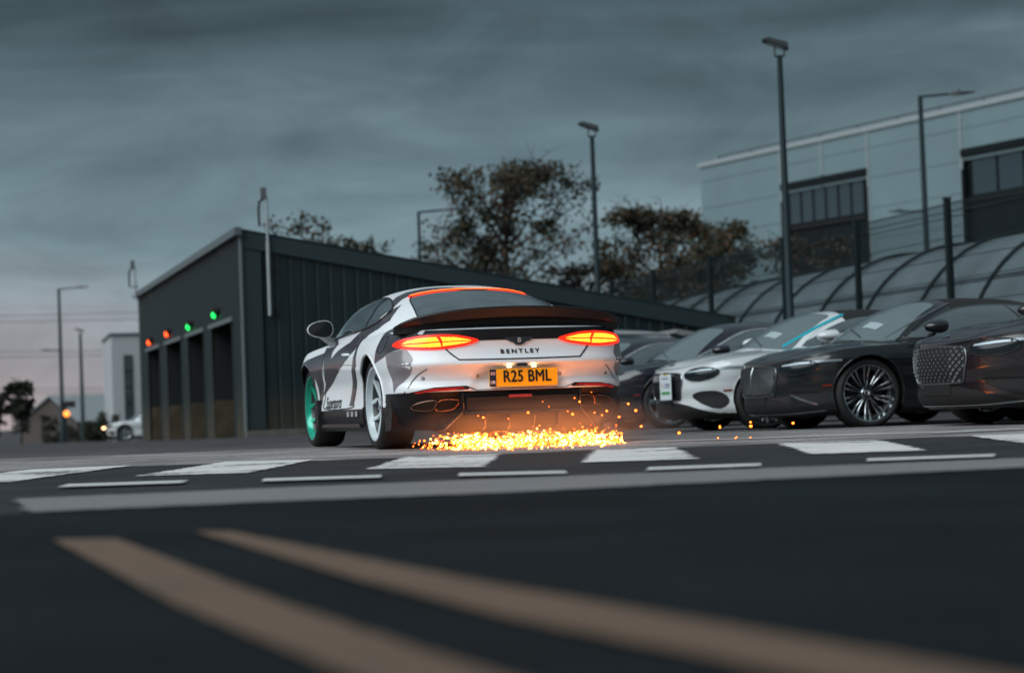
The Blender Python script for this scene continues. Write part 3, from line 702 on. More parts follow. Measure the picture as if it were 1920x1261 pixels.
b = MB(); b.box((3.5, 5, 6.24), (7.2, 10.2, .12)); b.build('coping', M_gut, wb)
b = MB(); b.box((.93, -.02, 3.1), (.50, .08, 3.8)); wf = b.build('window', M_dark, wb)
for k in range(4):
    b = MB(); b.box((.93, -.07, 1.66+k*.95), (.40, .02, .82)); b.build('pane', M_gl, wf)
by = 110
bc = thing('crossing_beacon', 'post with a lit round amber lamp under a dark signal box at far left', 'signal', (-24.1, by, gz(by)))
b = MB(); b.tube([(0, 0, 0), (0, 0, 2.2)], .06, 8); b.build('pole', M_pole, bc)
b = MB(); b.box((.15, -.1, 2.05), (.75, .3, .34)); b.build('signal_box', M_dark, bc)
b = MB(); V, F = lathe_y([(.001, -.05), (.12, -.03), (.16, .02), (.17, .08)], 16); b.add([(v[0]+.06, v[1]-.12, v[2]+1.55) for v in V], F); b.build('amber_lamp', mat('amber_glow', (.5, .2, .05), .3, emit=(1, .30, .04), estr=2.5), bc, 60)
for k, (v0, v1) in enumerate(((589, 582), (601, 595), (658, 655), (668, 663), (728, 727), (736, 735))):
    P = []
    for i in range(21):
        X = -150+215*i/20; yy = 240; u = 960+3840*X/yy; ht = .285+((768+.0367*(960-u))-(v0+(v1-v0)*u/262))/3840*yy
        P.append((X, yy+i*.4, ht-.0*i))
    b = MB(); b.tube(P, .035, 5); o = b.build('overhead_cable', mat('cable', (.05, .055, .06), .6))
    tag(o, ('topmost', 'second from the top', 'third from the top', 'fourth from the top', 'fifth from the top', 'lowest')[k]+' of six thin overhead cables crossing the sky at left', 'cable', 'overhead cables at left')
# ------------------------------------------------------------------ white hall on the right
HA = math.atan2(-.879, .477)
hall = thing('industrial_hall', 'large white panelled hall with dark window bays and a roof railing', 'building', (9.6, 101, gz(101)), HA)   # local x along the wall, local +y behind it
zb_ = -gz(101)
M_cl = mat('white_cladding', (.165, .240, .258), .5, 0, 0, noise=.06, nscale=.4)
M_cl2 = mat('cladding_joint', (.20, .24, .25), .5)
hb = [(6.75, 13.1), (19.3, 29.5), (36, 44)]
seams = [0, 6.7, 9.85, 13.15, 19.25, 24.4, 29.55, 35.95, 44.1, 52]
b = MB(); b.box((26, 12.2, 6.0), (52, 23.9, 12.4)); b.build('hall_core', M_dark, hall)
for i in range(9):
    a_, c_ = seams[i], seams[i+1]
    for r_ in range(10):
        z0 = -.2+r_*1.32
        if z0 > 12.3: continue
        z1 = min(z0+1.30, 12.42)
        if any(h0-.2 < a_ and c_ < h1+.2 for h0, h1 in hb) and z0 < 10.6+zb_-1: 
            if z0+1.3 <= 10.3+zb_: continue
            z0 = 10.32+zb_ if z0 < 10.32+zb_ else z0
        b = MB(); b.box(((a_+c_)/2, .06, (z0+z1)/2), (c_-a_-.06, .12, z1-z0)); b.build('cladding_panel', M_cl, hall)
b = MB(); b.box((26, .10, 11.98+zb_+.02), (52.2, .36, .22)); b.build('parapet_cap', mat('parapet_white', (.30, .34, .35), .5), hall)
for s_ in seams[1:-1]:
    if not any(h0+.3 < s_ < h1-.3 for h0, h1 in hb) or True:
        z0 = 10.4+zb_ if any(h0+.3 < s_ < h1-.3 for h0, h1 in hb) else -.2
        b = MB(); b.box((s_, -.02, (z0+12.6)/2), (.14, .05, 12.6-z0)); b.build('joint_strip', mat('joint_light', (.25, .29, .30), .5), hall)
for h0, h1 in hb:
    b = MB(); b.box(((h0+h1)/2, .25, (10.3+zb_)/2), (h1-h0-.04, .1, 10.3+zb_)); b.build('bay_panel', mat('bay_charcoal', (.004, .0075, .010), .6, spec=.25), hall)
    b = MB(); b.box(((h0+h1)/2, .05, 10.3+zb_-.15), (h1-h0, .34, .30)); b.build('bay_lintel', mat('bay_charcoal', (.004, .0075, .010), .6, spec=.25), hall)
    for xx in (h0+.08, h1-.08):
        b = MB(); b.box((xx, .05, 5), (.16, .34, 10)); b.build('bay_jamb', mat('bay_charcoal', (.004, .0075, .010), .6, spec=.25), hall)
    n = 6; st = (h1-h0-.8)/n
    wn = MB(); wn.box(((h0+h1)/2, .16, 9.1+zb_), (h1-h0-.4, .08, 2.0)); wn_ = wn.build('window', mat('window_frame_dark', (.005, .008, .010), .5, spec=.25), hall)
    for k in range(n):
        b = MB(); b.box((h0+.4+st*(k+.5), .10, 9.13+zb_), (st-.18, .03, 1.5)); b.build('pane', mat('hall_glass', (.028, .05, .06), .12, 0, .3), wn_)
    b = MB(); b.box(((h0+h1)/2, .16, 8.2+zb_), (h1-h0-.34, .1, .12)); b.build('sill', M_dark, hall)
zr_ = 12.38+zb_
b = MB(); b.tube([(.8, .6, zr_), (52, .6, zr_)], .045, 6); b.build('guard_rail', M_gut, hall)
b = MB(); b.tube([(.8, .6, zr_-.28), (52, .6, zr_-.28)], .03, 6); b.build('guard_rail', M_gut, hall)
for k in range(19):
    b = MB(); b.box((.8+2.75*k, .6, zr_-.3), (.07, .07, .6)); b.build('rail_post', M_gut, hall)
# ------------------------------------------------------------------ mesh fence
M_fence = mat('fence_green', (.006, .014, .016), .5, .2)
fd = Vector((.245, -.9695, 0)); f0 = Vector((2.63, 53, 0)); FS = 3.95; fh = 3.49
fang = math.atan2(fd.y, fd.x)
fence = thing('mesh_fence', 'tall dark green welded mesh fence on posts behind the parked cars', 'fence', (f0.x, f0.y, 0), fang)   # local x runs towards the camera
def fpos(k): return [0, 3.46, 7.55, 11.95, 15.6, 19.35, 23.2][k] if k < 7 else 23.2+3.9*(k-6)
bends = [(.0, 0), (.55, 0), (.60, .05), (.65, 0), (1.35, 0), (1.40, .05), (1.45, 0), (2.1, 0), (2.15, .05), (2.20, 0), (3.24, 0), (3.29, .05), (3.34, 0), (3.50, 0)]
for k in range(8):
    xk = fpos(k); yk = 53-.9695*xk; zk = gz(yk)
    b = MB(); b.box((xk, 0, (zk+fh+.02)/2), (.10, .10, fh-zk+.06)); b.build('post', M_fence, fence)
    b = MB(); b.box((xk, 0, fh+.065), (.12, .12, .03)); b.build('post_cap', M_fence, fence)
    if k == 7: break
    x1 = fpos(k+1); V = []; F = []; nw = int((x1-xk-.1)/.052)
    for i in range(nw):
        xx = xk+.07+i*.052; r_ = .0078
        for (zz, yy) in bends: V += [(xx-r_, .06-yy, zz), (xx+r_, .06-yy, zz), (xx, .06-yy+.007, zz)]
        bse = i*len(bends)*3
        for j in range(len(bends)-1):
            for q in range(3): F.append((bse+j*3+q, bse+j*3+(q+1) % 3, bse+(j+1)*3+(q+1) % 3, bse+(j+1)*3+q))
    for zz in (.06, .55, .65, 1.0, 1.35, 1.45, 1.8, 2.1, 2.2, 2.55, 2.9, 3.24, 3.34, 3.46):
        bse = len(V); r_ = .006
        V += [(x, .055+dy, zz+dz) for x in (xk+.05, x1-.05) for dy, dz in ((-r_, -r_), (r_, -r_), (r_, r_), (-r_, r_))]
        F += [(bse+q, bse+(q+1) % 4, bse+4+(q+1) % 4, bse+4+q) for q in range(4)]
    mesh_obj('mesh_panel', V, F, M_fence, fence)['kind'] = 'stuff'
# ------------------------------------------------------------------ curved canopy behind the fence
cd_ = Vector((.245, -.9695, 0)); can = thing('curved_canopy', 'long arched walkway canopy of translucent sheets on dark hoops behind the fence', 'canopy', (10.4-.245*26, 41.5+.9695*26, -.3), math.atan2(cd_.y, cd_.x))
M_poly = mat('polycarbonate', (.165, .212, .230), .30, 0, .3, noise=.32, nscale=.55, bump=.2, bscale=1.2)
def arc_pt(a, R_=2.75, hh=2.75): return (-R_*math.cos(a), 1.02+hh*math.sin(a))           # local y (negative towards the fence), z
NB = 17; A0 = -.22; na = 14
for k in range(NB+1):
    xk = k*2.62
    P = []
    for i in range(na*2+1):
        a = A0+(PI-2*A0)*i/(na*2); y_, z_ = arc_pt(a); P.append((xk, -y_, z_+.02))
    b = MB(); b.tube([(xk, P[0][1], 0)]+P+[(xk, P[-1][1], 0)], .034, 6); b.build('hoop', M_fence, can, 60)
    if k == NB: break
    for i0, i1 in ((0, 7), (7, 14), (14, 21), (21, 28)):
        V = []; F = []
        for i in range(i0, i1+1):
            a = A0+(PI-2*A0)*i/(na*2); y_, z_ = arc_pt(a, 2.72, 2.72)
            V += [(xk+.03, -y_, z_), (xk+2.59, -y_, z_)]
        for i in range(i1-i0): F.append((2*i, 2*i+1, 2*i+3, 2*i+2))
        mesh_obj('roof_sheet', V, F, M_poly, can, 60)
for a in (A0, A0+(PI-2*A0)*.25, PI/2, A0+(PI-2*A0)*.75, PI-A0):
    y_, z_ = arc_pt(a); b = MB(); b.tube([(0, -y_, z_+.01), (NB*2.62, -y_, z_+.01)], .014, 5); b.build('rail', M_fence, can)
for s_ in (-1, 1):
    b = MB(); b.box((NB*1.31, s_*2.60, .22), (NB*2.62, .04, .5)); b.build('kick_panel', mat('bay_charcoal', (.004, .0075, .010), .6, spec=.25), can)
# ------------------------------------------------------------------ trees
M_bark = mat('bark', (.035, .028, .022), .9)
LEAF = [mat('leaf_dark', (.020, .024, .010), .7), mat('leaf_brown', (.046, .030, .013), .7), mat('leaf_rust', (.080, .036, .012), .7), mat('leaf_green', (.030, .038, .016), .7)]
def tree(name, lb, x, y, h, cr, crz, n, seed, leaf=.15, mix=(3, 4, 1, 2), side=(), lean=0, group=None, bare=.0, base=.35, col=None):
    rnd = random.Random(seed); z0 = gz(y)-.05; t_ = thing(name, lb, 'tree', (x, y, z0), 0, group)
    H = h-z0; b = MB(); cz = H-crz
    b.tube([(0, 0, 0), (.03, 0, H*.25), (-.02, .02, H*.5), (lean*.5, 0, H*.78), (lean, 0, H*.97)], [.20*cr/3, .17*cr/3, .13*cr/3, .06*cr/3, .015], 8)
    tips = []
    nb = 17
    for i in range(nb):
        f = rnd.uniform(.30, .9); a = 2*PI*i/nb*2.6+rnd.uniform(-.4, .4); st = Vector((lean*f*.6, 0, H*f))
        rr_ = cr*rnd.uniform(.55, 1.05)*math.sqrt(max(.08, 1-(max(0, f-.45)/.6)**2)); e_ = st+Vector((math.cos(a)*rr_, math.sin(a)*rr_, H*rnd.uniform(.05, .20)))
        if e_.z > H: e_.z = H*.97
        mid = st.lerp(e_, .5)+Vector((rnd.uniform(-.2, .2), rnd.uniform(-.2, .2), rnd.uniform(0, .35)))
        b.tube([st, mid, e_], [.06*cr/3, .04*cr/3, .012], 5); tips += [(e_, .9), (mid.lerp(e_, .45), .8), (mid, .55)]
        for q in range(3):
            e2 = mid.lerp(e_, rnd.uniform(.3, .9))+Vector((rnd.gauss(0, .45), rnd.gauss(0, .45), rnd.uniform(.1, .9)))*cr/3
            b.tube([mid, mid.lerp(e2, .6)+Vector((0, 0, .08)), e2], [.03*cr/3, .02, .008], 4); tips.append((e2, .7))
            for q2 in range(2):
                e3 = e2+Vector((rnd.gauss(0, .35), rnd.gauss(0, .35), rnd.uniform(-.05, .55)))*cr/3
                b.tube([e2, e3], [.012, .005], 3); tips.append((e3, .5))
    for (sx_, sz_, rr_) in side:
        e_ = Vector((sx_, rnd.uniform(-.5, .5), sz_-z0)); st = Vector((0, 0, (sz_-z0)*.72)); b.tube([st, st.lerp(e_, .5)+Vector((0, 0, .3)), e_], [.05, .03, .01], 5)
        tips += [(e_, rr_*1.3), (st.lerp(e_, .8)+Vector((0, 0, .15)), rr_)]
    b.build('trunk', M_bark, t_, 60)
    V = []; F = []; fm = []; wts = sum(mix); mats_ = col or LEAF
    def leafq(p, s, mi):
        a = Vector((rnd.gauss(0, 1), rnd.gauss(0, 1), rnd.gauss(0, 1))).normalized(); u = a.orthogonal().normalized(); w = a.cross(u)
        bse = len(V); V.extend([p-u*s*.5, p+w*s*.34, p+u*s*.55, p-w*s*.34]); F.append((bse, bse+1, bse+2, bse+3)); fm.append(mi)
    per = n//max(1, len(tips)); 
    for (tp, w) in tips:
        tp.z = min(tp.z, H*.98)
        if rnd.random() < bare: continue
        tint = rnd.random(); R_ = .42*cr/3*w*rnd.uniform(.7, 1.3)
        for i in range(int(per*w*rnd.uniform(.5, 1.5))):
            gs_ = lambda q: max(-1.7, min(1.7, rnd.gauss(0, 1)))*q
            p = tp+Vector((gs_(R_), gs_(R_), gs_(R_*.75)))
            r_ = rnd.random()*wts; mi = 0
            for mi, m_ in enumerate(mix):
                r_ -= m_
                if r_ < 0: break
            if rnd.random() < .45: mi = int(tint*len(mats_)) % len(mats_)
            leafq(p, leaf*rnd.uniform(.6, 1.3), mi)
    for i in range(n//14):                       # inner leaves
        a = rnd.uniform(0, 2*PI); f = rnd.uniform(base, .9); r_ = cr*.6*math.sqrt(rnd.random())*math.sqrt(max(.05, 1-(max(0, f-.5)/.5)**2)); leafq(Vector((math.cos(a)*r_, math.sin(a)*r_, H*f)), leaf, rnd.randrange(len(mats_)))
    mesh_obj('crown', V, F, None, t_, None, mats_, fm)
tree('autumn_tree', 'largest autumn tree, with ragged brown and green crown, directly behind the garage roof', -.1, 78, 9.5, 3.35, 5.2, 17000, 5, .17, (4, 3, .8, 3), side=[(-3.2, 6.0, .55), (-2.7, 7.5, .5), (2.4, 8.9, .3), (3.2, 6.6, .6), (1.5, 9.4, .15)], group='trees behind the yard', bare=.05)
tree('autumn_tree', 'smaller autumn tree whose crown top shows over the left half of the garage roof', -6.0, 66, 6.75, 2.3, 2.5, 8000, 9, .16, (3, 3, 0, 3), group='trees behind the yard', bare=.1)
tree('autumn_tree', 'low tree just showing over the garage roof, right of the smallest crown', -4.5, 68, 6.1, 1.6, 2.0, 4500, 10, .16, (3, 3, 0, 3), group='trees behind the yard', bare=.2)
tree('autumn_tree', 'spreading tree with thin brown foliage between the slim floodlight post and the white hall', 5.6, 76, 7.5, 2.8, 4.8, 16000, 61, .16, (4, 3, .8, 3), side=[(-2.3, 5.8, .5), (2.4, 6.2, .6)], group='trees behind the yard', bare=.14)
tree('autumn_tree', 'darker dense tree on the right shoulder of the spreading tree', 8.0, 80, 7.3, 2.4, 4.0, 12000, 31, .16, (4, 3, .6, 3), group='trees behind the yard', bare=.05)
tree('autumn_tree', 'low scrubby tree between the largest autumn tree and the spreading tree', 3.2, 82, 5.9, 2.0, 3.0, 8000, 37, .16, (4, 4, 2, 2), group='trees behind the yard', bare=.05)
tree('autumn_tree', 'rust coloured tree in front of the dark window bay of the white hall', 9.6, 64, 5.3, 1.9, 3.0, 7500, 44, .15, (4, 4, 3, 1), side=[(-1.4, 4.9, .5)], group='trees behind the yard', bare=.08)
tree('autumn_tree', 'low dark tree under the spreading tree, just above the canopy ridge', 6.4, 70, 4.9, 2.4, 3.0, 9000, 47, .15, (5, 3, 1, 2), group='trees behind the yard')
GL_ = [mat('leaf_evergreen', (.014, .018, .010), .8), mat('leaf_evergreen_pale', (.022, .026, .014), .8)]
tree('young_tree', 'dark young tree at the left edge of the yard', -21.7, 90, 2.25, .70, 1.9, 14000, 51, .12, (3, 1), base=.2, col=GL_)
tree('young_tree', 'second dark young tree, cut off by the left edge', -23.2, 91, 1.8, .6, 1.6, 9000, 53, .12, (3, 1), base=.2, col=GL_)
tree('young_tree', 'small dark shrub tree at the foot of the tall lamp post at left', -24.6, 108, .95, .5, 1.2, 1500, 55, .10, (3, 1), base=.1, col=GL_)
def hedge(lb, x, y, w, h, n, seed):
    rnd = random.Random(seed); V = []; F = []; z0 = gz(y)
    for i in range(n):
        u = rnd.uniform(-1, 1); hh = h*(1-.45*u*u)*(.85+.3*math.sin(u*9+seed)); p = Vector((u*w/2, rnd.gauss(0, .45), rnd.uniform(0, 1)**.7*hh)); a = Vector((rnd.gauss(0, 1), rnd.gauss(0, 1), rnd.gauss(0, 1))).normalized(); q = a.orthogonal().normalized(); r_ = a.cross(q); s = .13*rnd.uniform(.6, 1.4)
        bse = len(V); V += [p-q*s*.5, p+r_*s*.35, p+q*s*.5, p-r_*s*.35]; F.append((bse, bse+1, bse+2, bse+3))
    t_ = thing('bush', lb, 'bush', (x, y, z0), 0, 'bushes at far left'); mesh_obj('foliage', V, F, GL_[seed % 2], t_)
    b = MB()
    for k in range(5): b.tube([(w*(-.3+.15*k), 0, 0), (w*(-.36+.18*k), 0, h*.6)], .03, 5)
    b.build('stem', M_bark, t_).__setitem__('kind', 'stuff')
hedge('dark bush left of the parked white car at far left', -22.4, 112, 2.2, 1.45, 3500, 3)
hedge('low dark bush behind the parked white car at far left', -19.9, 113, 2.4, 1.75, 3500, 4)
hedge('long low hedge left of the short floodlight post', -27.0, 128, 5, 1.0, 3500, 5)
ct = thing('traffic_barrel', 'small orange and white striped barrel beside the young tree at the left edge', 'barrel', (-22.65, 88, gz(88)))
b = MB(); V, F = lathe_y([(.001, .7), (.17, .68), (.2, .45), (.24, .0), (.30, 0)], 16); b.add([(v[0], v[2], v[1]) for v in V], F); b.build('drum', mat('barrel_orange', (.55, .12, .03), .5), ct, 40)
b = MB(); b.tube([(0, 0, .36), (0, 0, .50)], [.214, .198], 16, cap=False); b.build('band', M_wht, ct)
# ------------------------------------------------------------------ main car: pose
MAIN_A = math.radians(16.2)
mF = Vector((-math.sin(MAIN_A), math.cos(MAIN_A), 0)); mL = Vector((-mF.y, mF.x, 0))
MAIN_O = Vector((-1.174, 16.7, 0))+mF*(1.425+.12)-mL*1.0
car = thing('sports_coupe', 'white coupe in charcoal geometric wrap with glowing red rear lights, throwing orange sparks', 'car', MAIN_O, MAIN_A+PI/2)
lowP = dict(recess=True, haunch=.034)
low, gh, widthM = car_surface(lowP)
S = Surf([low, gh]); Sg = Surf([gh]); Sl = Surf([low])
V, F = low
fm = []
for f in F:
    c = [sum(V[i][q] for i in f)/len(f) for q in range(3)]
    fm.append(1 if (c[2] < .345 or (c[0] < -1.9 and c[2] < .445) or (c[0] < -2.04 and c[2] > .938 and abs(c[1]) < .80)) else 0)
mesh_obj('body', V, F, None, car, 35, [M_white, M_satin], fm)
mesh_obj('roof', gh[0], gh[1], M_white, car, 50)
underbody(car, M_dark, S)
def mir(P): return [(-a, b) for a, b in P]
ARC = lambda xa, r, a0, a1, n=9: [(xa+r*math.cos(math.radians(a0+(a1-a0)*i/n)), .378+r*math.sin(math.radians(a0+(a1-a0)*i/n))) for i in range(n+1)]
for sd in ('y+', 'y-'):
    def W(pts, name='wrap_panel', m=M_wrap, off=.003): return patch(S, name, pts, sd, m, car, off, .032, skirt=False)
    W([(-.70, 1.0), (-.47, .955), (-.03, .875), (.24, .80), (.27, .87), (.22, .94), (.28, .985), (.74, .975), (.68, .90), (.57, .80), (.54, .72), (.60, .60), (.80, .47), (.40, .57), (-.20, .705), (-.41, .76), (-.80, .85), (-.87, .93), (-1.02, .965), (-1.25, 1.0), (-1.36, 1.06), (-1.27, 1.13), (-1.15, 1.20), (-1.10, 1.05), (-.83, 1.015)])
    W([(.60, .872), (1.0, .852), (1.37, .828), (1.86, .765)]+ARC(1.425, .412, 35, 152)+[(1.0, .66), (.93, .47), (.92, .36), (.86, .36), (.70, .60), (.62, .75)])
    W([(-.80, .93), (-.84, .84), (-.72, .69), (-.50, .46), (-.42, .37), (-.60, .37), (-.80, .55), (-.90, .69), (-.94, .80), (-.88, .93)])
    W([(-1.62, .985), (-1.72, .93), (-1.77, .87), (-1.75, .76), (-1.72, .70), (-2.03, .745), (-2.18, .78), (-2.33, .80), (-2.33, .93), (-2.10, .972)])
    W([(-2.06, .745), (-2.15, .452), (-2.28, .56), (-2.37, .64), (-2.37, .70), (-2.30, .79), (-2.17, .775)], m=M_grey, off=.0025)
    glass_side = [(.84, .985), (.70, 1.065), (.50, 1.165), (.25, 1.245), (0, 1.29), (-.35, 1.302), (-.70, 1.272), (-.98, 1.212), (-1.15, 1.150), (-1.17, 1.10), (-1.10, 1.048), (-.83, 1.018), (-.2, .998), (.4, .985)]
    patch(S, 'side_window', glass_side, sd, M_gl, car, .0035, .04, k=3)
    trim(S, 'window_trim', glass_side, sd, .009, M_satin, car, 5, .002, True)
    trim(S, 'chrome_strip', glass_side[7:]+glass_side[:1], sd, .005, M_chr, car, 5, .014)
    seam(S, 'window_divider', [(-.83, 1.02), (-.74, 1.16), (-.50, 1.29)], sd, .030, M_blk, car, 6, .007)
    seam(S, 'door_seam', [(-.72, 1.0), (-.86, .90), (-.90, .80), (-.80, .60), (-.60, .42), (-.55, .355), (.66, .355), (.70, .45), (.60, .62), (.60, .80), (.74, .95)], sd, .009, M_dark, car, 6, .004)
    seam(S, 'wing_seam', [(.66, .90), (.90, .45), (.93, .36)], sd, .006, M_dark, car, 4, .0045)
    seam(S, 'swage_line', [(-.98, .70), (-.3, .728), (.5, .72), (1.0, .70)], sd, .004, M_dark, car, 5, .001)
    sg = 1 if sd == 'y+' else -1
    # handle
    p, n = S.hit(-.46, .815, sd)
    patch(S, 'handle_recess', [(-.34, .80), (-.38, .84), (-.50, .84), (-.56, .81), (-.50, .785), (-.38, .785)], sd, M_blk, car, .005, .03, k=3, skirt=False)
    b = MB(); b.tube([p+Vector((.12, 0, .0)), p+Vector((.08, sg*.022, 0)), p+Vector((-.08, sg*.028, -.004)), p+Vector((-.13, .0, -.006))], [.010, .014, .014, .010], 8)
    b.build('door_handle', M_white, car, 60)
    seam(S, 'fuel_flap' if sg > 0 else 'panel_seam', [(-1.78, .84), (-1.86, .90), (-1.97, .90), (-2.02, .84), (-1.97, .79), (-1.84, .78)], sd, .005, M_dark, car, 5, .005, True)
    # arch lips and sill blade
    for xa in (1.425, -1.425):
        P = [Vector((xa+.409*math.cos(a), sg*(edge_y(S, xa, a)-.004), .378+.409*math.sin(a))) for a in [PI*(-.02)+PI*1.04*i/30 for i in range(31)]]
        b = MB(); b.tube(P, .012, 6); b.build('arch_lip', M_white if xa < 0 else M_satin, car, 60)
    b = MB()
    for z0, yy, hh in ((.185, .965, .03), (.26, .935, .10)):
        pl_ = [(-.95, z0), (-.90, z0+hh), (.85, z0+hh), (.93, z0)]
        b.prism(pl_, 'y', sg*(yy-.10), sg*yy)
    b.build('sill_blade', M_blk, car)
    b = MB(); b.prism([(.96, .17), (1.00, .30), (.97, .42), (.86, .44), (.82, .20)], 'y', sg*.90, sg*.985); b.build('wing_vent_blade', M_satin, car)
    b = MB(); b.prism([(-1.86, .15), (-1.90, .42), (-2.06, .40), (-2.12, .30), (-2.06, .16)], 'y', sg*.80, sg*.952); b.build('bumper_side_blade', M_satin, car)
    # mirror
    b = MB(); c0 = Vector((.42, sg*1.025, 1.072)); n1, n2 = 14, 20; V = []; F = []
    for i in range(n1+1):
        f = i/n1; xx = -.055+.17*f; rr_ = math.sqrt(max(0, 1-(max(0, f-.12)/.88)**2.2))
        for j in range(n2):
            a = 2*PI*j/n2; ca, sa = math.cos(a), math.sin(a)
            yy = .118*math.copysign(abs(ca)**.8, ca)*rr_; zz = (.080 if sa > 0 else .072)*math.copysign(abs(sa)**.85, sa)*rr_*(1-.25*max(0, sg*ca if sg > 0 else -ca*-1)*0)
            V.append(c0+Vector((xx, sg*yy, zz*(1.0-.22*(yy/.118)))))
    for i in range(n1):
        for j in range(n2): F.append((i*n2+j, i*n2+(j+1) % n2, (i+1)*n2+(j+1) % n2, (i+1)*n2+j))
    mh = mesh_obj('door_mirror', V, F, M_rimw, car, 60)
    V2 = [v.copy() for v in V[:n2]]; cc = sum(V2, Vector())/n2
    V3 = [cc+(v-cc)*.955+Vector((-.002, 0, 0)) for v in V2]; V4 = [cc+(v-cc)*.91+Vector((.012, 0, 0)) for v in V2]
    mesh_obj('mirror_frame', V2+V3, [(j, (j+1) % n2, n2+(j+1) % n2, n2+j) for j in range(n2)], M_white, mh)
    mesh_obj('mirror_glass', V3+V4, [(j, (j+1) % n2, n2+(j+1) % n2, n2+j) for j in range(n2)]+[tuple(range(n2, 2*n2))], M_blk, mh)
    b = MB(); b.tube([(.48, sg*.86, .955), (.475, sg*.91, .965), (.47, sg*.96, .99), (.47, sg*.99, 1.02)], [.045, .036, .028, .03], 10); b.build('mirror_stalk', M_white, mh, 60)
# roof and quarter graphics
patch(S, 'wrap_panel', [(-1.12, .74), (-.93, .68), (-.76, .58), (-.70, .47), (-.76, .33), (-.86, .18), (-1.0, .0), (-1.09, -.08), (-1.10, .08), (-1.02, .36), (-.93, .475), (-.97, .57), (-1.12, .70)], 'z+', M_wrap, car, .003, .04, skirt=False)
patch(S, 'wrap_panel', [(-.78, -.50), (-.95, -.54), (-1.06, -.60), (-.95, -.64), (-.72, -.58)], 'z+', M_wrap, car, .003, .04, skirt=False)
# rear screen and high brake light
rg = [(-1.03, .43), (-1.12, .22), (-1.15, 0), (-1.12, -.22), (-1.02, -.44), (-1.07, -.53), (-1.35, -.60), (-1.88, -.62), (-1.98, -.4), (-2.0, 0), (-1.98, .4), (-1.88, .60), (-1.35, .57), (-1.07, .52)]
patch(S, 'rear_window', rg, 'z+', M_gl, car, .0035, .05, k=4)
trim(S, 'rear_window_seal', rg, 'z+', .007, M_satin, car, 4, .002, True)
seam(S, 'brake_light_lens', [(-1.0, .52), (-1.08, .33), (-1.12, .12), (-1.12, -.12), (-1.08, -.33), (-1.0, -.52)], 'z+', .050, M_red, car, 5, .009)
seam(S, 'high_brake_light', [(-.985, .50), (-1.06, .32), (-1.10, .12), (-1.10, -.12), (-1.06, -.32), (-.985, -.50)], 'z+', .016, M_brk, car, 5, .012)
# rear fascia
patch(S, 'boot_panel', [(.92, .805), (.75, .80), (.62, .80), (.54, .81), (.40, .828), (.30, .836), (-.30, .836), (-.40, .828), (-.54, .81), (-.62, .80), (-.75, .80), (-.92, .805), (-.92, .925), (-.6, .945), (0, .950), (.6, .945), (.92, .925)], 'x-', M_satin, car, .0042, .035, skirt=False)
lens = [(y_, .832+(z_-.832)*.84) for y_, z_ in [(.932, .808), (.922, .842), (.87, .872), (.77, .893), (.63, .902), (.5, .893), (.39, .868), (.325, .838), (.41, .800), (.56, .772), (.70, .764), (.86, .778)]]
for s_ in (1, -1):
    f = (lambda P: P) if s_ > 0 else mir
    tl = patch(S, 'tail_light', f(lens), 'x-', M_red, car, .010, .02, k=3, inner=.004)
    for seg in ([(.893, .826), (.85, .856), (.77, .874), (.645, .882), (.625, .840)], [(.896, .812), (.84, .796), (.70, .784), (.612, .787), (.62, .828)],
                [(.615, .881), (.50, .874), (.41, .853), (.375, .842), (.60, .839)], [(.600, .791), (.50, .803), (.42, .818), (.372, .832), (.60, .828)]):
        patch(S, 'light_element', f([(.632+(y_-.632)*.965, .833+(z_-.833)*.80) for y_, z_ in seg]), 'x-', M_amber, tl, .0135, .02, skirt=False)
    seam(S, 'boot_seam', f([(.655, .98), (.62, .85), (.575, .77), (.50, .695), (.47, .688), (.2, .684), (0, .683)]), 'x-', .010, M_dark, car, 5, .0045)
    seam(S, 'bumper_crease', f([(.90, .42), (.80, .57), (.73, .625)]), 'x-', .006, M_dark, car, 4, .003)
    patch(S, 'bumper_lower_panel', f([(.0, .452), (.36, .452), (.44, .485), (.68, .480), (.84, .452), (.95, .405), (.95, .33), (0, .33)]), 'x-', M_satin, car, .006, .03, skirt=False)
    patch(S, 'rear_reflector', f([(.45, .466), (.47, .477), (.68, .472), (.82, .450), (.80, .443), (.66, .455)]), 'x-', mat('reflector', (.30, .006, .006), .12, 0, .6, emit=(1, .02, .01), estr=.12), car, .010, .02)
    for ex in ([(.82, .345), (.76, .374), (.66, .388), (.652, .365), (.68, .312), (.80, .318)], [(.620, .388), (.50, .388), (.483, .362), (.53, .312), (.645, .312)]):
        patch(S, 'tailpipe', f(ex), 'x-', M_dark, car, .010, .03, k=3, skirt=False)
        trim(S, 'tailpipe_trim', f(ex), 'x-', .0055, M_copper, car, 4, .013, True)
    for y_, z_ in ((.75, .555), (.335, .560)):
        trim(S, 'parking_sensor', [(s_*(y_+.010*math.cos(a)), z_+.010*math.sin(a)) for a in [2*PI*i/10 for i in range(10)]], 'x-', .003, M_dark, car, 0, .002, True)
